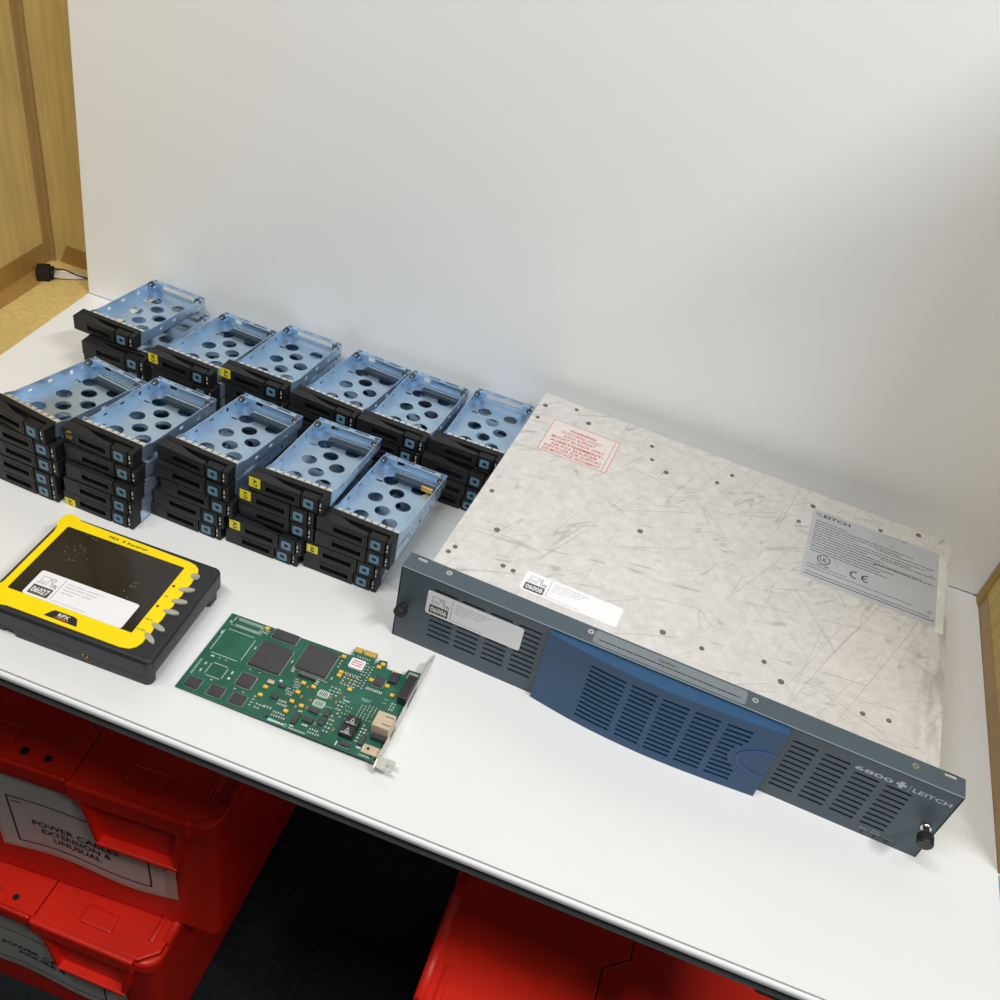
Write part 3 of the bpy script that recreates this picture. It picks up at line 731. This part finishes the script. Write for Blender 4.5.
# yellow fascia
yl = [(-139.5, 114.6), (-143, 117.6), (-148.5, 118.5), (-154.5, 117.4), (-156.6, 112), (-156.4, 105), (-153.6, 100), (-152.2, 94), (-152, 26), (-154, 20), (-156.4, 14), (-156, 6), (-152, 0.5), (-145, -0.4), (-139, 3.4), (-133, 4.6), (-30, 4.6), (-23, 6.2), (-18.8, 10), (-16.8, 16),
      (-17.0, 22), (-16.2, 28.5), (-17.2, 35), (-16.0, 44), (-16.8, 54), (-15.8, 60.5), (-16.6, 67.5), (-15.6, 74), (-16.6, 81.5), (-15.4, 89), (-16.4, 98), (-16.6, 103), (-18.6, 107.6), (-23.5, 111), (-30, 112.4)]
s = MB(); plate(s, yl, [rrect(-145.4, -30, 21.2, 104.2, 1.0, 2)], 1.1, Matrix.Translation((0, 0, 32.6)))
ye = s.build('yellow_fascia', M['rv_yellow'], rc)
scn = MB().box(-146.5, -29, 20.2, 105.2, 32.4, 33.15).build('screen', M['glass'], rc)
s = MB(); up = Matrix.Translation((0, 0, 33.7))
plate(s, [(-98.5, 14.6), (-96.5, 16.2), (-79, 16.4), (-75.6, 15), (-71.6, 8.0), (-102, 8.2)], [], .1, up); lgp = s.build('logo_patch', M['ink'], ye)
s = MB(); text(s, 'RPX', -86.6, 10.9, 5, width=10, bold=.06, mtx=Matrix.Translation((0, 0, 33.82)), align='CENTER', height=3.9)
s.build('logo_lettering', M['paper'], lgp)
s = MB(); plate(s, [(-92, 10.2), (-81, 10.2), (-80, 9.2), (-93.4, 9.2)], [], .08, Matrix.Translation((0, 0, 33.82)))
s.build('logo_swoosh', M['orange'], lgp)
s = MB()
text(s, 'PRX', -107, 107.2, 5, width=10, bold=.12, mtx=up, height=3.0); text(s, 'II', -93.4, 107.2, 5, width=2.2, bold=.08, mtx=up, height=3.0); text(s, 'Receiver', -88.6, 107.0, 5, width=20, bold=.10, mtx=up, height=3.0)
plate(s, [(-29, 80), (-26.8, 83), (-25.4, 79.6)], [], .1, up); plate(s, [(-28.6, 56.2), (-25.4, 56.4), (-26.8, 53.2)], [], .1, up)
text(s, 'OK', -28.4, 66.8, 3, width=4, mtx=up); text(s, 'MENU', -28.8, 38.2, 3, width=7, mtx=up, rot=R(4)); text(s, 'POWER', -28.8, 26.0, 3, width=7.4, mtx=up, rot=R(4))
s.build('lettering', M['ink'], ye)
for i, (x, y, a, lx) in enumerate(((-16.6, 98.6, 0, 4.0), (-14.9, 81.6, 22, 6.8), (-13.5, 67.2, 16, 6.8), (-13.5, 54.0, 8, 6.8), (-14.1, 35.1, -14, 6.8), (-14.2, 22.1, -32, 7.0))):
    s = MB(); s.prism(circ(x, y, lx, 24, ry=3.3 if i == 0 else 2.5, rot=R(a)), 32.6, 34.6, r=0.6, seg=2)
    if i == 0: s.cyl(x, y, 35, 2.0, .6, n=16, bev=.2)
    s.build('button', M['rv_btn'], rc)
asset_label(scn, Matrix.Translation((0, 0, 33.15)), -132.5, -40.2, 21.6, 50.4, '06027')
# small scratches on the screen
s = MB(); rr = random.Random(5)
for _ in range(26):
    x, y = rr.gauss(-122, 6), rr.gauss(84, 7); a = rr.uniform(0, 3)
    s.box(0, rr.uniform(.4, 2.2), -.12, .12, 33.15, 33.22, mtx=Matrix.Translation((x, y, 0)) @ Matrix.Rotation(a, 4, 'Z'))
for _ in range(8):
    x, y = rr.gauss(-58, 2), rr.gauss(64, 5)
    s.box(0, rr.uniform(.6, 2.6), -.12, .12, 33.15, 33.22, mtx=Matrix.Translation((x, y, 0)) @ Matrix.Rotation(1.4, 4, 'Z'))
s.build('screen_scratches', M['ink_grey'], scn)['kind'] = 'stuff'

# ------------------------------------------------------------------ circuit board
tilt = math.atan2(6, 165)
pc = thing('circuit_board', 'green expansion circuit board with metal bracket, lying between receiver and rack unit', 'circuit board', -130.1, -141.7, 0.0, 2.6)
def TP(z=0): return Matrix.Rotation(-tilt, 4, 'Y') @ Matrix.Translation((0, 0, z + 0.1))
T1 = TP(1.6)
s = MB()
outl = [(0, 0), (178.5, 0), (179.6, 60), (179.6, 99), (168.1, 98.2), (167, 91.4), (150, 91.2), (148.2, 98.8), (141.5, 97.8), (139.4, 91.8), (137.4, 92), (137.1, 103.3), (125.3, 103), (125.0, 97), (124.3, 97), (124.1, 102.8), (116.6, 102.6), (116.2, 91.6), (0.4, 90.6)]
plate(s, outl, [circ(82, 3.2, 1.5, 12), circ(175, 3.5, 1.4, 12)], 1.6, TP(0))
pb = s.build('board', M['pcb'], pc)
def comp(name, mb_, m_, par=pb): return mb_.build(name, m_, par)
# gold edge fingers
s = MB()
plate(s, rect(117, 123.8, 97.2, 102.6), [], .06, T1); plate(s, rect(125.8, 136.8, 97.4, 103), [], .06, T1)
comp('edge_contacts', s, M['gold'])
# silk screen outlines and text
s = MB()
def frame_(x0, x1, y0, y1, w=.5): plate(s, rect(x0, x1, y0, y1), [rect(x0 + w, x1 - w, y0 + w, y1 - w)], .05, T1)
def corners(x0, x1, y0, y1, w=.55, g=2.5):
    plate(s, rect(x0 + g, x1 - g, y0, y0 + w), [], .05, T1); plate(s, rect(x0 + g, x1 - g, y1 - w, y1), [], .05, T1)
    plate(s, rect(x0, x0 + w, y0 + g, y1 - g), [], .05, T1); plate(s, rect(x1 - w, x1, y0 + g, y1 - g), [], .05, T1)
corners(4.6, 34.6, 43.8, 73.6); corners(14, 30, 20.6, 35.2, g=1.5)
frame_(6, 35, 78.5, 88.5, .3)
for k in range(16):
    frame_(10 + k * 1.5, 11.2 + k * 1.5, 85.6, 88, .25); frame_(10 + k * 1.5, 11.2 + k * 1.5, 78.8, 81, .25)
for x, y, w_, h_ in ((3, 66, 1.2, 3.5), (38, 62, 1, 3), (73.5, 62, 1, 3), (112, 60, 1, 3), (9, 40, 3, 1.5), (16, 41, 2, .5), (22, 41, 2, .5), (45, 41, 2, .5), (54, 41, 2, .5), (34, 30, 1.4, 3.2), (34, 24, 2.2, 2.4), (74, 40, 2.6, 2.2), (9, 30, 1.2, 3), (9, 22, 1.2, 3), (44, 17.5, 2, .8), (52, 17.2, 2, .8), (22, 17.6, 2, .8), (6, 84, 1, 3), (4, 80, 1, 3), (162, 60, 3.4, .4), (162, 56, 3.4, .4), (119, 33, 8, .3), (119, 24, 6, .3)):
    plate(s, rect(x, x + w_, y, y + h_), [], .05, T1)
for k in range(8): frame_(3.4, 5.0, 17 + k * 2.2, 18.6 + k * 2.2, .3)
text(s, 'ALLEN', 88, 1.0, 3, width=9, mtx=T1, bold=.05) if False else scribble(s, 88, 98, 1.2, 1.8, T1, 8, gap=.3)
scribble(s, 103, 118, 1.0, .8, T1, 9, gap=.4); scribble(s, 165.6, 175, 1.2, .7, T1, 10, gap=.4)
for cx_, cy_ in ((113.7, 43.6), (114.7, 33.2)):
    plate(s, rrect(cx_ - 5, cx_ + 5, cy_ - 3, cy_ + 3, .8, 2), [rrect(cx_ - 4.2, cx_ + 4.2, cy_ - 2.2, cy_ + 2.2, .6, 2)], .05, T1)
    for k in range(6): plate(s, rect(cx_ - 4 + k * 1.5, cx_ - 3.4 + k * 1.5, cy_ - 4, cy_ + 4), [], .05, T1)
comp('silkscreen_print', s, M['silk'])
s = MB(); scribble(s, 84, 88, .9, 2.6, T1, 3); plate(s, circ(99.6, 2.2, 1.6, 12), [circ(99.6, 2.2, 1.0, 12)], .05, T1)
text(s, 'TEST', 144, 51, 4, width=9, mtx=T1); scribble(s, 131, 137, 44.4, 1.2, T1, 6)
comp('blue_print', s, M['silk_blue'])
# big chips
def chip_(x0, x1, y0, y1, h, legs=1.2, name='chip', n=None):
    s1 = MB(); s1.box(x0 + legs, x1 - legs, y0 + legs, y1 - legs, .25, h, .25, 1, TP(1.6))
    comp(name, s1, M['chip'])
    s2 = MB(); n = n or int((x1 - x0) / 1.3)
    for k in range(n):
        xa = x0 + legs + .4 + k * (x1 - x0 - 2 * legs - 1.2) / max(1, n - 1)
        s2.box(xa, xa + .5, y0, y0 + legs + .3, 0, .55, mtx=TP(1.6)); s2.box(xa, xa + .5, y1 - legs - .3, y1, 0, .55, mtx=TP(1.6))
    ny = int((y1 - y0) / 1.3)
    for k in range(ny):
        ya = y0 + legs + .4 + k * (y1 - y0 - 2 * legs - 1.2) / max(1, ny - 1)
        s2.box(x0, x0 + legs + .3, ya, ya + .5, 0, .55, mtx=TP(1.6)); s2.box(x1 - legs - .3, x1, ya, ya + .5, 0, .55, mtx=TP(1.6))
    comp(name + '_pins', s2, M['solder'])
chip_(40.5, 71.6, 43.4, 74.2, 2.6); chip_(77.4, 108.6, 57, 87.6, 2.6); chip_(41.6, 57.4, 20.4, 36.4, 2.0)
for x0, x1 in ((4.6, 18.6), (25.6, 40), (46, 60.2)): chip_(x0, x1, 2.6, 15, 1.6, .9)
chip_(44, 68.6, 79.2, 91.4, 2.2, 1.0); chip_(145.4, 156, 68.6, 80, 2.6, .9)
# small parts
s = MB()
for x0, x1, y0, y1, h in ((102.4, 106.8, 5.5, 16.5, 1.8), (110, 118.6, 22, 26.4, 1.8), (110, 118.6, 11.6, 16.4, 1.8), (123.2, 127.6, 23.4, 31, 1.6), (123, 127.6, 13.6, 21.6, 1.6), (147.4, 156, 3, 7, 1.8), (160.6, 164.8, 9, 19.4, 1.8), (75.4, 81.6, 21.8, 26, 1.4), (75.6, 81.8, 34.4, 38, 1.6), (85.6, 101.6, 51.8, 54.2, 2.6), (157.6, 165, 77.4, 88, 3.5)):
    s = MB(); s.box(x0, x1, y0, y1, .1, h, .2, 1, TP(1.6)); comp('small_chip', s, M['chip'])
s = MB()
for x, y in ((37.3, 87.2), (67.2, 29.4), (67.3, 20.4), (93.7, 46.4), (103.1, 46.2), (93.8, 35.8), (93.8, 25.4), (93.9, 14.4), (102.9, 24.4), (111.8, 86.9), (117.0, 70.4), (117, 66.4), (131.6, 56.4), (144.1, 89.2), (146, 93.5), (158.7, 88.8), (143.9, 73.5), (158.8, 73.2), (166.8, 65.9)):
    s = MB(); s.box(x - 2.0, x + 2.0, y - 1.5, y + 1.5, 0, 2.0, .3, 1, TP(1.6)); comp('yellow_capacitor', s, M['cap_yel'])
s = MB()
rr = random.Random(2)
def pad(x, y, w_, h_, z=.5): s.box(x - w_ / 2, x + w_ / 2, y - h_ / 2, y + h_ / 2, 0, z, mtx=TP(1.6))
for x0, y0, nx, ny, dx, dy, w_, h_ in ((86, 40, 4, 4, 1.9, 2.6, 1.0, 1.3), (84, 31, 4, 3, 1.9, 2.6, 1.0, 1.3), (84, 19, 5, 2, 1.9, 3.4, 1.0, 2.0), (85, 7, 6, 2, 2.2, 3.4, 1.0, 2.0), (33, 82, 4, 2, 2.2, 3, 1.2, 1.8), (119.5, 4, 5, 2, 2.2, 3.2, 1.0, 1.8), (117, 46, 3, 3, 3.4, 3.6, 1.8, 1.2), (130, 10, 2, 9, 3.0, 4.0, 1.6, 1.2), (136, 28, 3, 4, 2.6, 4, .8, 1.1), (148, 32, 2, 7, 3.2, 2.4, .8, 1.0), (154, 34, 3, 7, 3, 2.4, .8, 1.0), (158, 12, 2, 6, 3, 3.2, 1.8, 1.2), (120.5, 72, 6, 1, 2.2, 2, 1, 1.6), (122, 60, 4, 4, 3.2, 3.4, 1.6, 1.2), (133.6, 60, 2, 10, 2.8, 3.2, 1.5, .9), (139.5, 62, 1, 9, 2.6, 3.2, 1.5, .9), (112, 75, 1, 3, 2, 3.6, 1.6, 1.2), (69, 8, 3, 2, 2.8, 3.6, 1.8, 1.3), (76, 12, 3, 1, 2.6, 2, 1.2, 2.4), (118, 93, 8, 1, 2.2, 2, .9, 1.6), (143.5, 64.5, 9, 1, 1.7, 2, .9, 2.6), (64, 8, 1, 4, 2, 3.2, 2, 1.1), (154, 91, 3, 1, 3, 2, 1.3, 1.8), (170, 52, 2, 3, 2.5, 3.2, 1, 1.6), (104.6, 19.5, 1, 1, 1, 1, 3.4, 1.4), (104.6, 3.8, 1, 1, 1, 1, 3.6, 1.6), (114, 8.6, 1, 1, 1, 1, 5, 1.6), (162.6, 7, 1, 1, 1, 1, 4, 1.6), (144.6, 3.4, 1, 1, 1, 1, 1.4, 4.4), (98, 55.6, 1, 1, 1, 1, 26, .5), (79, 54, 1, 3, 1, 2, 3, 1), (103.4, 50.5, 1, 2, 1, 2.6, 3, 1.2)):
    for i in range(nx):
        for j in range(ny):
            if rr.random() < .9: pad(x0 + i * dx, y0 + j * dy, w_, h_, rr.choice((.35, .5, .7)))
for x0, y0, n in ((147.8, 2.2, 5), (147.8, 7.8, 5)):
    for k in range(n): pad(x0 + k * 1.9, y0, .7, 1, .4)
comp('solder_pads', s, M['solder'])['kind'] = 'stuff'
s = MB()
for x, y in ((98.5, 44), (98.6, 33), (98.8, 22), (107.8, 25), (121, 42), (127, 40), (126, 50), (131, 47), (131, 34), (131.5, 22), (137, 14), (121, 13), (107, 33)):
    s.box(x - .9, x + .9, y - 1.6, y + 1.6, 0, .7, mtx=TP(1.6))
for k in range(12):
    s.box(121 + (k % 4) * 3.2, 122.4 + (k % 4) * 3.2, 61 + (k // 4) * 4, 62 + (k // 4) * 4, 0, .7, mtx=TP(1.6))
comp('brown_resistors', s, mat('resistor', (0.30, 0.18, 0.09), .5))['kind'] = 'stuff'
# crystal
s = MB(); s.box(65.6, 71.8, 34.2, 37.8, 0, 1.8, .5, 2, TP(1.6)); comp('crystal_can', s, M['tan'])
# white label with print
s = MB(); plate(s, rrect(119.2, 132.4, 78.4, 89, 1, 3), [], 2.0, T1); wl = comp('white_chip_label', s, M['paper'])
s = MB(); 
for k in range(3): scribble(s, 121, 130.6, 86 - 2.4 * k, .9, TP(3.65), 70 + k)
s.build('small_print', M['ink_red'], wl)
# two black relays/transformers
for y0, y1 in ((10.4, 19.8), (20.6, 30.2)):
    s = MB(); s.box(142.8, 154.8, y0, y1, 0, 6.2, .5, 2, TP(1.6)); rb_ = comp('relay', s, M['knob'])
    s = MB(); plate(s, [(147, y0 + 2.5), (151, y0 + 2.5), (149, y0 + 7.4)], [[(147.8, y0 + 3.1), (150.2, y0 + 3.1), (149, y0 + 6.2)]], .06, TP(7.85)); scribble(s, 144.5, 153, y0 + 1, .7, TP(7.85), 3); s.build('mark', M['silk'], rb_)
# network jack
s = MB(); s.box(166.0, 181.6, 23.0, 38.8, 0, 13.4, .4, 1, TP(1.6)); nj = comp('network_jack', s, M['tan'])
s = MB()
for y in (27, 35): s.box(173.5, 181, y - .3, y + .3, 14.98, 15.15, mtx=TP(.1))
s.box(165.6, 166.1, 24.5, 37.5, 1, 8, mtx=TP(1.6))
s.build('jack_slots', M['ink'], nj)
s = MB(); s.box(168, 181, 18.0, 22.8, 0, 4.5, .3, 1, TP(1.6)); comp('jack_shell', s, M['chip'])
# black side connector
s = MB(); s.box(173.2, 181.4, 60, 86, 0, 10.5, .6, 2, TP(1.6)); comp('black_connector', s, M['knob'])
s = MB(); s.box(170, 179, 88, 96, 0, .9, .2, 1, TP(1.6)); comp('steel_clip', s, M['solder'])
# bracket foot on the board
s = MB(); plate(s, rrect(165.5, 181, 4.2, 12.4, .8, 2), [circ(170.6, 8.6, 1.2, 10)], .8, T1); s.cyl(170.6, 8.6, .9, 2.0, .9, n=14, mtx=T1)
comp('bracket_tab', s, M['tan'])
s = MB(); s.cyl(170.6, 8.6, 1.4, 1.3, .5, n=12, mtx=T1); comp('bracket_screw', s, M['ink'])
# metal bracket, standing on its edge
s = MB()
bo = [(5, -6), (2.5, 0), (2.5, 112), (6.5, 118), (6.5, 126), (11.5, 126), (11.5, 118), (16.5, 112), (19.5, 112), (19.5, 0), (16, -6)]
m_ = Matrix(((0, 0, 1, 181.2), (0, 1, 0, 0), (1, 0, 0, -3.5), (0, 0, 0, 1)))
plate(s, [(x - 2.6 + 0.2, y) for x, y in bo], [rect(8, 16, 25, 36.6), rect(7, 15, 62, 84)], 1.0, m_)
s.box(182, 196.6, -6, -5.0 + .0, 0.2, 16.0) if False else None
plate(s, [(182, -5.6), (196.4, -5.6), (196.4, -2.6), (190.5, -2.6), (190.5, .4), (196.4, .4), (196.4, 5.4), (182, 5.4)], [], 1.0, Matrix.Translation((0, 0, 10.5)))
bo_ = s.build('metal_bracket', M['plate_steel'], pc)

# ------------------------------------------------------------------ red crates
def crate_parts():
    """local mm, origin centre of base, front at -y"""
    Wc, Dc, H = 400, 600, 316
    d = {}
    mb = MB()
    def ring(w, dd, z, r, n=4): return [(x, y, z) for x, y in rrect(-w / 2, w / 2, -dd / 2, dd / 2, r, n)]
    rings = [ring(Wc - 34, Dc - 50, 0, 8), ring(Wc - 30, Dc - 46, 3, 12), ring(Wc - 22, Dc - 34, H - 40, 20), ring(Wc - 22, Dc - 34, H - 12, 22)]
    vs = []; fs = []; n = len(rings[0])
    for r_ in rings: vs += r_
    for i in range(len(rings) - 1):
        for k in range(n): fs.append((i * n + k, i * n + (k + 1) % n, (i + 1) * n + (k + 1) % n, (i + 1) * n + k))
    fs.append(tuple(reversed(range(n))))
    mb.add(vs, fs)
    d['crate_body'] = (mb, M['red'])
    mb = MB()
    b = bmesh.new()
    mb.prism(rrect(-Wc / 2 + 4, Wc / 2 - 4, -Dc / 2 + 4, Dc / 2 - 4, 26, 5), H - 34, H - 12, r=6, seg=3)
    mb.prism(rrect(-Wc / 2 + 7, Wc / 2 - 7, -Dc / 2 + 7, Dc / 2 - 7, 24, 5), H - 44, H - 30)
    d['rim'] = (mb, M['red'])
    return d, Wc, Dc, H
cparts, CW, CD, CH = crate_parts()

def lid_mesh(CW, CD, H):
    mb = MB()
    z0, z1 = H - 12, H - 2
    # two interlocking flaps with a zig-zag middle seam
    zz = []
    n = 8; xs_ = 14
    ys = [-CD / 2 + 6 + (CD - 12) * i / n for i in range(n + 1)]
    seam = []
    for i in range(n):
        s_ = xs_ if i % 2 == 0 else -xs_
        seam += [(s_, ys[i] + (0 if i == 0 else 10)), (s_, ys[i + 1] - (0 if i == n - 1 else 10))]
    L_ = [(-CW / 2 + 30, -CD / 2 + 6)] + [(x - .9, y) for x, y in seam] + [(-CW / 2 + 30, CD / 2 - 6), (-CW / 2 + 8, CD / 2 - 26), (-CW / 2 + 8, -CD / 2 + 26)]
    Rr = [(CW / 2 - 30, -CD / 2 + 6), (CW / 2 - 8, -CD / 2 + 26), (CW / 2 - 8, CD / 2 - 26), (CW / 2 - 30, CD / 2 - 6)] + [(x + .9, y) for x, y in reversed(seam)]
    return L_, Rr, z0, z1

def build_crate(label, x, y, z, yaw, sheet=None, group='red lidded crates under the bench', wave=True):
    t = thing('storage_crate', label, 'crate', x, y, z, yaw, group)
    for k, (mb_, m_) in cparts.items(): mb_.build(k, m_, t)
    L_, Rr, z0, z1 = lid_mesh(CW, CD, CH)
    for nm, poly in (('lid_flap', L_), ('lid_flap', Rr)):
        s = MB(); s.prism(poly, z0, z1, r=1.5, seg=2)
        sx = -1 if poly is L_ else 1
        # raised pad near the front, vent holes, hinge bead along the side
        s.box(sx * 95 - 24, sx * 95 + 24, -CD / 2 + 22, -CD / 2 + 48, z1 - 1, z1 + 3.5, 3, 2)
        for y_ in (-200, -60, 80, 200): s.cyl(sx * (CW / 2 - 10), y_, z1 - 4, 7, 120, 'y', 12)
        s.cyl(sx * (CW / 2 - 27), -CD / 2 + 58, z1 - 2, 5, 52, 'y', 12, bev=2)
        fl = s.build(nm, M['red'], t)
    s = MB()
    for hx, hr in ((-22, 4.6), (-52, 5.2)): MB().cyl(hx, -CD / 2 + 20, z1 + .1, hr, .5, n=14).build('seal_hole', M['dark_hole'], t)
    # front: folded lid lip and pocket handle on the right half
    yf = -CD / 2
    s = MB()
    s.box(-CW / 2 + 30, 8, yf + 2, yf + 10, CH - 30, CH - 6, 3, 2)
    s.box(10, CW / 2 - 34, yf - 2, yf + 10, CH - 36, CH - 4, 4, 3)
    s.build('lid_lip', M['red'], t)
    s = MB()   # handle pocket frame: bottom lip and cheeks
    s.prism([(40, -120), (142, -120), (148, -36), (26, -36)], 0, 3, Matrix.Translation((0, yf + 14, CH)) @ FRONT)
    s.box(38, 146, yf - 2, yf + 20, CH - 125, CH - 118, 2.5, 2)
    s.prism([(38, -122), (43, -122), (30, -36), (24, -36)], 0, 18, Matrix.Translation((0, yf + 18, CH)) @ FRONT)
    s.prism([(141, -122), (146, -122), (152, -36), (147, -36)], 0, 18, Matrix.Translation((0, yf + 18, CH)) @ FRONT)
    s.build('handle_pocket', M['red'], t)
    if sheet:
        # laminated sheet hanging on the sloping front
        def pos(u, v):   # u across, v down from rim (mm)
            zz = CH - v
            tz = (zz - 3) / (CH - 43)
            yy = -((CD - 46) + (12) * tz) / 2 - 3.6 - 2.4 * math.sin(u * .028 + .6) * (v / 250)
            zz2 = zz + 7 * math.sin(u * .030 + 2.0) * (v / 250)
            return (u, yy, zz2)
        def sheetmesh(u0, u1, v0, v1, off, n=24, mth=8):
            s_ = MB(); vs = []; fs = []
            for i in range(n + 1):
                for j in range(mth + 1):
                    p = pos(u0 + (u1 - u0) * i / n, v0 + (v1 - v0) * j / mth); vs.append((p[0], p[1] - off, p[2]))
            k = len(vs)
            for i in range(n + 1):
                for j in range(mth + 1):
                    p = pos(u0 + (u1 - u0) * i / n, v0 + (v1 - v0) * j / mth); vs.append((p[0], p[1] - off + .4, p[2]))
            for i in range(n):
                for j in range(mth):
                    a = i * (mth + 1) + j; fs.append((a, a + 1, a + mth + 2, a + mth + 1)); fs.append((k + a, k + a + mth + 1, k + a + mth + 2, k + a + 1))
            s_.add(vs, fs, smooth=True) if False else s_.add(vs, fs)
            for q in range(len(s_.sm)): s_.sm[q] = True
            return s_
        sv = sheetmesh(-118, 132, 52, 240, 0).build('plastic_sleeve', M['crate_sleeve'], t)
        sheetmesh(-112, 116, 56, 232, .6).build('paper_sheet', M['crate_sheet'], sv)
        s = MB()
        def strip(u0, u1, v0, v1, nn=20):
            vs = []; fs = []
            for i in range(nn + 1):
                for j in (0, 1):
                    p = pos(u0 + (u1 - u0) * i / nn, v0 + (v1 - v0) * j); vs.append((p[0], p[1] - 1.1, p[2]))
            for i in range(nn): fs.append((2 * i, 2 * i + 1, 2 * i + 3, 2 * i + 2))
            s.add(vs, fs)
        strip(-92, 98, 106, 108.4); strip(-92, 98, 216, 218.4); strip(-92, -89.6, 106, 218, 4); strip(95.6, 98, 106, 218, 4)
        strip(-86, -72, 116, 118)
        for li, (tx, wd) in enumerate(sheet):
            tmp = MB(); text(tmp, tx, -3, 0, 18, width=wd, bold=.35, align='CENTER', height=12.5, t=.1)
            for fi in range(0, 1): pass
            vs = []
            for v in tmp.v:
                p = pos(v.x, 166 + li * 17.0 - v.y); vs.append((p[0], p[1] - 1.1 - v.z * .5, p[2]))
            s.add(vs, tmp.f)
        s.build('lettering', M['ink'], sv)
    return t
def crate_at(front_right_x, front_y, ztop, yaw): # rack-frame corner of the rim -> centre
    c, s = math.cos(R(yaw)), math.sin(R(yaw))
    lx, ly = -CW / 2, CD / 2
    return front_right_x + lx * c - ly * s, front_y + lx * s + ly * c
FZ = -1005.0
H1 = CH + 1.5
low = crate_at(-214, -113, 0, 4.0)
up_ = crate_at(-152, -62, 0, 6.5)
build_crate('bright red lidded crate at floor level, under the crate marked UNUSUAL', low[0], low[1], FZ, 4.0, (('POWER CABLES', 130), ('FIGURE 8', 76)))
build_crate('red lidded crate marked POWER CABLES EXTENSION, resting on another red crate', up_[0], up_[1], FZ + H1 + 0.3, 7.0, (('POWER CABLES', 120), ('EXTENSION &', 98), ('UNUSUAL', 68)))
b3 = crate_at(127 + 400, -135, 0, 4.5)
build_crate('floor-level red crate beneath the one at the bottom middle of the photo', b3[0], b3[1], FZ, 4.5)
build_crate('red lidded crate at the bottom middle, its lid half in the bench shadow', b3[0], b3[1] + 0.5, FZ + H1 + 0.3, 4.5)

# blue tub beside the bench on the right
tb = W(760, -40); 
t = bpy.data.objects.new('plastic_tub', None); C.objects.link(t); t.location = (tb.x, tb.y - .06, 0)
t['label'] = 'light blue plastic tub just past the right end of the bench'; t['category'] = 'tub'
s = MB(); Wt, Dt, Ht = 340, 560, 820
b = bmesh.new()
s.prism(rrect(-Wt / 2 + 14, Wt / 2 - 14, -Dt / 2 + 14, Dt / 2 - 14, 20, 4), 0, Ht - 20)
s.build('tub_body', M['bluetub'], t)
s = MB(); s.prism(rrect(-Wt / 2, Wt / 2, -Dt / 2, Dt / 2, 26, 4), Ht - 30, Ht, r=4)
s.build('tub_lid', M['bluetub'], t)

# ------------------------------------------------------------------ lights
def area(name, loc, size, size_y, power, target=None, col=(1, 1, 1)):
    l = bpy.data.lights.new(name, 'AREA'); l.shape = 'RECTANGLE'; l.size = size; l.size_y = size_y; l.energy = power; l.color = col
    o = bpy.data.objects.new(name, l); C.objects.link(o); o.location = loc
    d = (Vector(target) if target else Vector((loc[0], loc[1], 0))) - Vector(loc)
    o.rotation_euler = d.to_track_quat('-Z', 'Y').to_euler()
    return o
area('tube_light', (-0.25, -0.70, 2.95), 1.1, 0.06, 21, (0.0, 0.05, 1.1), (1.0, 0.99, 0.98))
area('tube_light', (1.30, -0.72, 2.95), 0.8, 0.06, 28, (0.3, 0.05, 1.1), (1.0, 0.985, 0.975))
area('overhead_fill', (0.4, -0.32, 2.9), 1.0, 0.5, 5.5, (0.2, 0.1, 1.0), (1.0, 0.99, 0.985))  # added soft fill from above, not a known fixture
w = bpy.data.worlds.new('world'); bpy.context.scene.world = w; w.use_nodes = True
bg = w.node_tree.nodes['Background']; bg.inputs['Color'].default_value = (0.93, 0.97, 1.0, 1); bg.inputs['Strength'].default_value = 0.02

# ------------------------------------------------------------------ camera
cam = bpy.data.cameras.new('camera'); co = bpy.data.objects.new('camera', cam); C.objects.link(co)
Rc = Matrix(((0.91656611, -0.3607055, 0.17262129), (0.36229049, 0.56631506, -0.74029241), (0.1692695, 0.74106599, 0.64974537)))
Rw = Matrix.Rotation(-TH, 3, 'Z') @ Rc
co.matrix_world = Matrix.Translation(W(204.127793, -570.981659, 700.069358)) @ Rw.to_4x4()
cam.sensor_width = 36; cam.sensor_fit = 'HORIZONTAL'; cam.lens = 36 * 1.00173808; cam.clip_start = 0.01; cam.clip_end = 50
sc_ = bpy.context.scene; sc_.camera = co
sc_.view_settings.view_transform = 'Standard'; sc_.view_settings.look = 'None'; sc_.view_settings.gamma = 1
sc_.view_settings.use_curve_mapping = False; sc_.view_settings.exposure = 0.0
